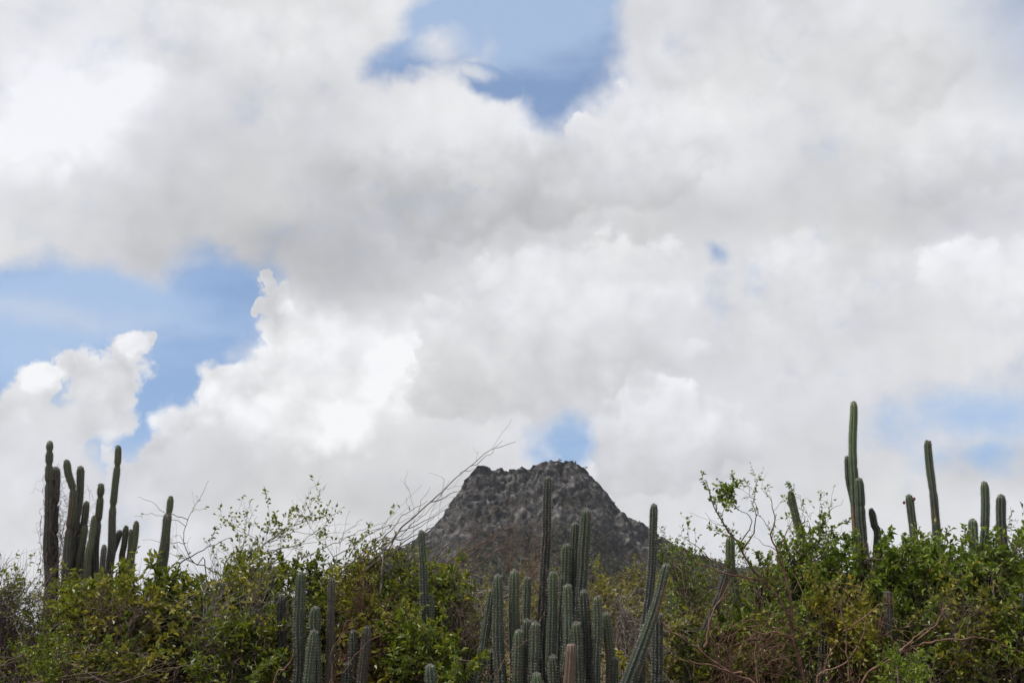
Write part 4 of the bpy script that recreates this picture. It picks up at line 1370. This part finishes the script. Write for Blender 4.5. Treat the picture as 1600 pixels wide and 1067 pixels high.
    for k in range(13):
        x = rng.uniform(655, 760); y = rng.uniform(868, 912)
        ln = rng.uniform(45, 135); a = R(rng.uniform(24, 46))
        lim.append(px_limb([(x, y), (x + ln * .5 * math.cos(a + .1), y - ln * .5 * math.sin(a + .1)), (x + ln * math.cos(a - .08), y - ln * math.sin(a - .05))], Y + rng.uniform(-.5, .5), None, 0.009, 0.0024, 0.0, 0.5))
    lim += [px_limb(q, Y, b, 0.016, 0.004, 0.0, 0.5) for q in ([(650, 930), (690, 890), (735, 850), (745, 825), (785, 795), (820, 777)], [(660, 920), (700, 880), (760, 845), (812, 815)], [(670, 930), (720, 885), (770, 862), (816, 845)])]
    limb_tree('grey-brown leafless shrub, a spray of straight twigs leaning right below the mountain', 'bare_shrub', 'shrub', b, lim, 308, 'bark_brown', None, twig_n=7, twig_len=(0.2, 0.5), sub=1.0, up=0.2, leafy_from=0.15)
    b = ground_at(800, 15)
    lim = []
    for k in range(22):
        x = rng.uniform(775, 850); y = rng.uniform(895, 930)
        lim.append(px_limb([(x, y), (x + rng.uniform(-14, 14), y - rng.uniform(25, 40)), (x + rng.uniform(-30, 34), y - rng.uniform(45, 80))], 15 + rng.uniform(-.4, .4), None, 0.005, 0.0014, 0.0, 0.8))
    lim += [px_limb([(800, 960), (805, 910), (790, 870)], 15, b, 0.015, 0.004, 0, .8), px_limb([(815, 960), (830, 910), (842, 865)], 15, b, 0.015, 0.004, 0, .8)]
    limb_tree('reddish leafless shrub of upright twigs left of the tallest dark column', 'bare_shrub', 'shrub', b, lim, 309, 'bark_red', None, twig_n=9, twig_len=(0.15, 0.4), sub=1.4, up=0.3, leafy_from=0.1)
    # crooked pinkish branches low at left of middle
    Y = 10.4
    b = ground_at(515, Y)
    limb_tree('crooked pinkish bare branches low in front of the brown leaning column', 'bare_shrub', 'shrub', b, [
        L([(521, 1062), (521, 1030), (528, 1008), (545, 985), (562, 960)], 0.012, 0.003, 0.0, 0.5, b),
        L([(528, 1008), (540, 985), (548, 968), (560, 975)], 0.007, 0.002, 0.0, 0.6),
        L([(505, 1072), (535, 1045), (565, 1010), (605, 985)], 0.013, 0.003, 0.0, 0.4, b),
        L([(425, 1070), (440, 1045), (452, 1032), (458, 1020)], 0.016, 0.008, 0.0, 0.4, ground_at(410, Y)),
    ], 310, 'bark_red', None, twig_n=5, twig_len=(0.1, 0.25), sub=0.8)
    b = ground_at(765, 10.0)
    Y = 10.0
    limb_tree('thin crooked reddish twig crossing in front of the leaning grey-green pair', 'bare_sapling', 'shrub', b, [
        L([(768, 1075), (775, 1045), (790, 1022), (808, 1010), (830, 992), (845, 965), (854, 950)], 0.009, 0.0018, 0.0, 0.5, b),
        L([(768, 1060), (760, 1040), (745, 1062)], 0.006, 0.002, 0.0, 0.5),
        L([(775, 1048), (768, 1060), (764, 1055)], 0.005, 0.002, 0.0, 0.5),
    ], 311, 'bark_red', None, twig_n=4, twig_len=(0.08, 0.2), sub=0.6)
    # upright twigs with leaves at the right
    Y = 11.9
    b = ground_at(1300, Y)
    limb_tree('thin upright leafy stems rising above the green bush left of the tallest cactus', 'sapling', 'shrub', b, [
        L([(1292, 870), (1292, 830), (1296, 800), (1300, 780), (1302, 760)], 0.007, 0.0015, 0.3, 0.8, b),
        L([(1296, 805), (1308, 792), (1318, 780)], 0.004, 0.0013, 0.0, 0.8),
        L([(1285, 840), (1278, 810), (1275, 795), (1290, 782)], 0.005, 0.0014, 0.9, 1.0),
        L([(1268, 850), (1264, 820), (1270, 800)], 0.004, 0.0014, 0.6, 1.0),
    ], 312, 'bark_brown', 'leaf_fresh', per_m=26, leaf_size=0.045, twig_n=7, twig_len=(0.08, 0.25), sub=1.2)


def vine(label, name, host, seed, mat, loops, y0, y1, Y, rad_px, leaf=None, per_m=0, tails=6, cat='vine'):
    """stems winding round the columns of a cactus between picture heights y0 and y1; host: picture x at height y"""
    rng = np.random.default_rng(seed)
    base = ground_at(host((y0 + y1) / 2), Y)
    t = thing(name, label, cat, base)
    tb = Tubes()
    acc = ([], [], [])
    s = Y / FPX
    for k in range(loops):
        a = rng.uniform(y0, y1 - 30)
        bq = min(a + rng.uniform(60, 190), y1 + 50)
        n = 26
        yy = np.linspace(bq, a, n)
        ph = rng.uniform(0, 6.28)
        tw = rng.uniform(-3.5, 3.5)
        rr = rad_px * rng.uniform(0.9, 1.55)
        pts = []
        for q, y in enumerate(yy):
            c = at(host(y), y, Y)
            th = ph + tw * q / n
            pts.append(c + np.array([math.cos(th) * rr * s, math.sin(th) * (rr * s + 0.02), 0]))
        pts = wiggle(rng, np.array(pts), 0.13)
        tb.add(pts, np.linspace(0.0042, 0.0018, n), 4)
        if per_m:
            put_leaves(rng, pts, per_m, 0.042, acc, start=0.0)
        for _ in range(tails // 3 if k % 2 else tails // 2):
            i = int(rng.integers(4, n))
            d = np.array([rng.normal(), rng.normal() * 0.5, rng.normal() * 0.5])
            tl = twig_from(rng, pts[i], d, rng.uniform(0.06, 0.26), -0.15, 0.06, 8)
            tb.add(tl, np.linspace(0.0022, 0.001, 8), 3)
            if per_m:
                put_leaves(rng, tl, per_m, 0.042, acc)
    tb.build('vine_stem', M[mat], t)
    if leaf and acc[0]:
        leaves_mesh('foliage', np.concatenate(acc[0]), np.concatenate(acc[1]), np.concatenate(acc[2]), leaf, t, rng, 0.55)
    return t


def build_vines():
    vine('dead brown vine wound round the leftmost pair of cactus columns', 'dead_vine', lambda y: 82, 401, 'twig_purple', 34, 712, 900, 13.05, 11, tails=7)
    vine('thin dead vine tangled over the two slender columns right of the leftmost pair', 'dead_vine', lambda y: 110 + (y < 790) * 6, 402, 'twig_purple', 16, 735, 880, 13.0, 15, tails=6)
    vine('dry twigs of a dead vine hanging on the tallest dark middle column', 'dead_vine', lambda y: 855 - (y > 900) * 4, 403, 'bark_brown', 8, 775, 900, 11.1, 7.5, tails=6)
    vine('leafy vine climbing the overgrown rightmost tall column', 'leafy_vine', lambda y: 1564, 404, 'bark_brown', 14, 790, 920, 13.2, 11, 'leaf_fresh', 22, tails=8)
    vine('small leafy vine on the leaning cactus with a sprig on its tip', 'leafy_vine', lambda y: 1235 + (y - 768) * 0.19, 405, 'bark_brown', 5, 768, 830, 12.8, 7.5, 'leaf_fresh', 16, tails=6)
    vine('leafy vine draping the green column behind the thorn tree', 'leafy_vine', lambda y: 1141 + (y - 838) * 0.06, 406, 'bark_brown', 8, 838, 920, 12.6, 9, 'leaf_fresh', 16, tails=6)
    Y = 12.75
    b = tuple(at(1237, 772, Y))
    limb_tree('leafy sprig sprouting from the tip of the leaning cactus', 'sprig', 'sprig', b, [
        px_limb([(1236, 772), (1236, 762), (1234, 754)], Y, None, 0.005, 0.002, 2.5, 2.0), px_limb([(1238, 772), (1239, 764), (1241, 757)], Y, None, 0.004, 0.0015, 2.0, 2.0)],
        407, 'bark_brown', 'leaf_fresh', per_m=60, leaf_size=0.034, twig_n=16, twig_len=(0.03, 0.07), sub=1)


build_shrubs()
build_vines()


# ------------------------------------------------------------------ air
def build_haze():
    m, nt, g, out = new_mat('thin_haze')
    v = nt.nodes.new('ShaderNodeVolumePrincipled')
    v.inputs['Color'].default_value = (0.88, 0.92, 1.0, 1)
    v.inputs['Density'].default_value = 0.00004
    nt.links.new(v.outputs[0], out.inputs['Volume'])
    x, y0, y1, z0, z1 = 5050.0, -3050.0, 6050.0, -3.0, 300.0
    V = [(sx * x, y, z) for z in (z0, z1) for y in (y0, y1) for sx in (-1, 1)]
    F = np.array([(0, 2, 3, 1), (4, 5, 7, 6), (0, 1, 5, 4), (2, 6, 7, 3), (0, 4, 6, 2), (1, 3, 7, 5)])
    o = mesh('haze', V, F, m)
    o['kind'] = 'stuff'
    o['label'] = 'thin bluish haze in the air before the mountain'


build_haze()
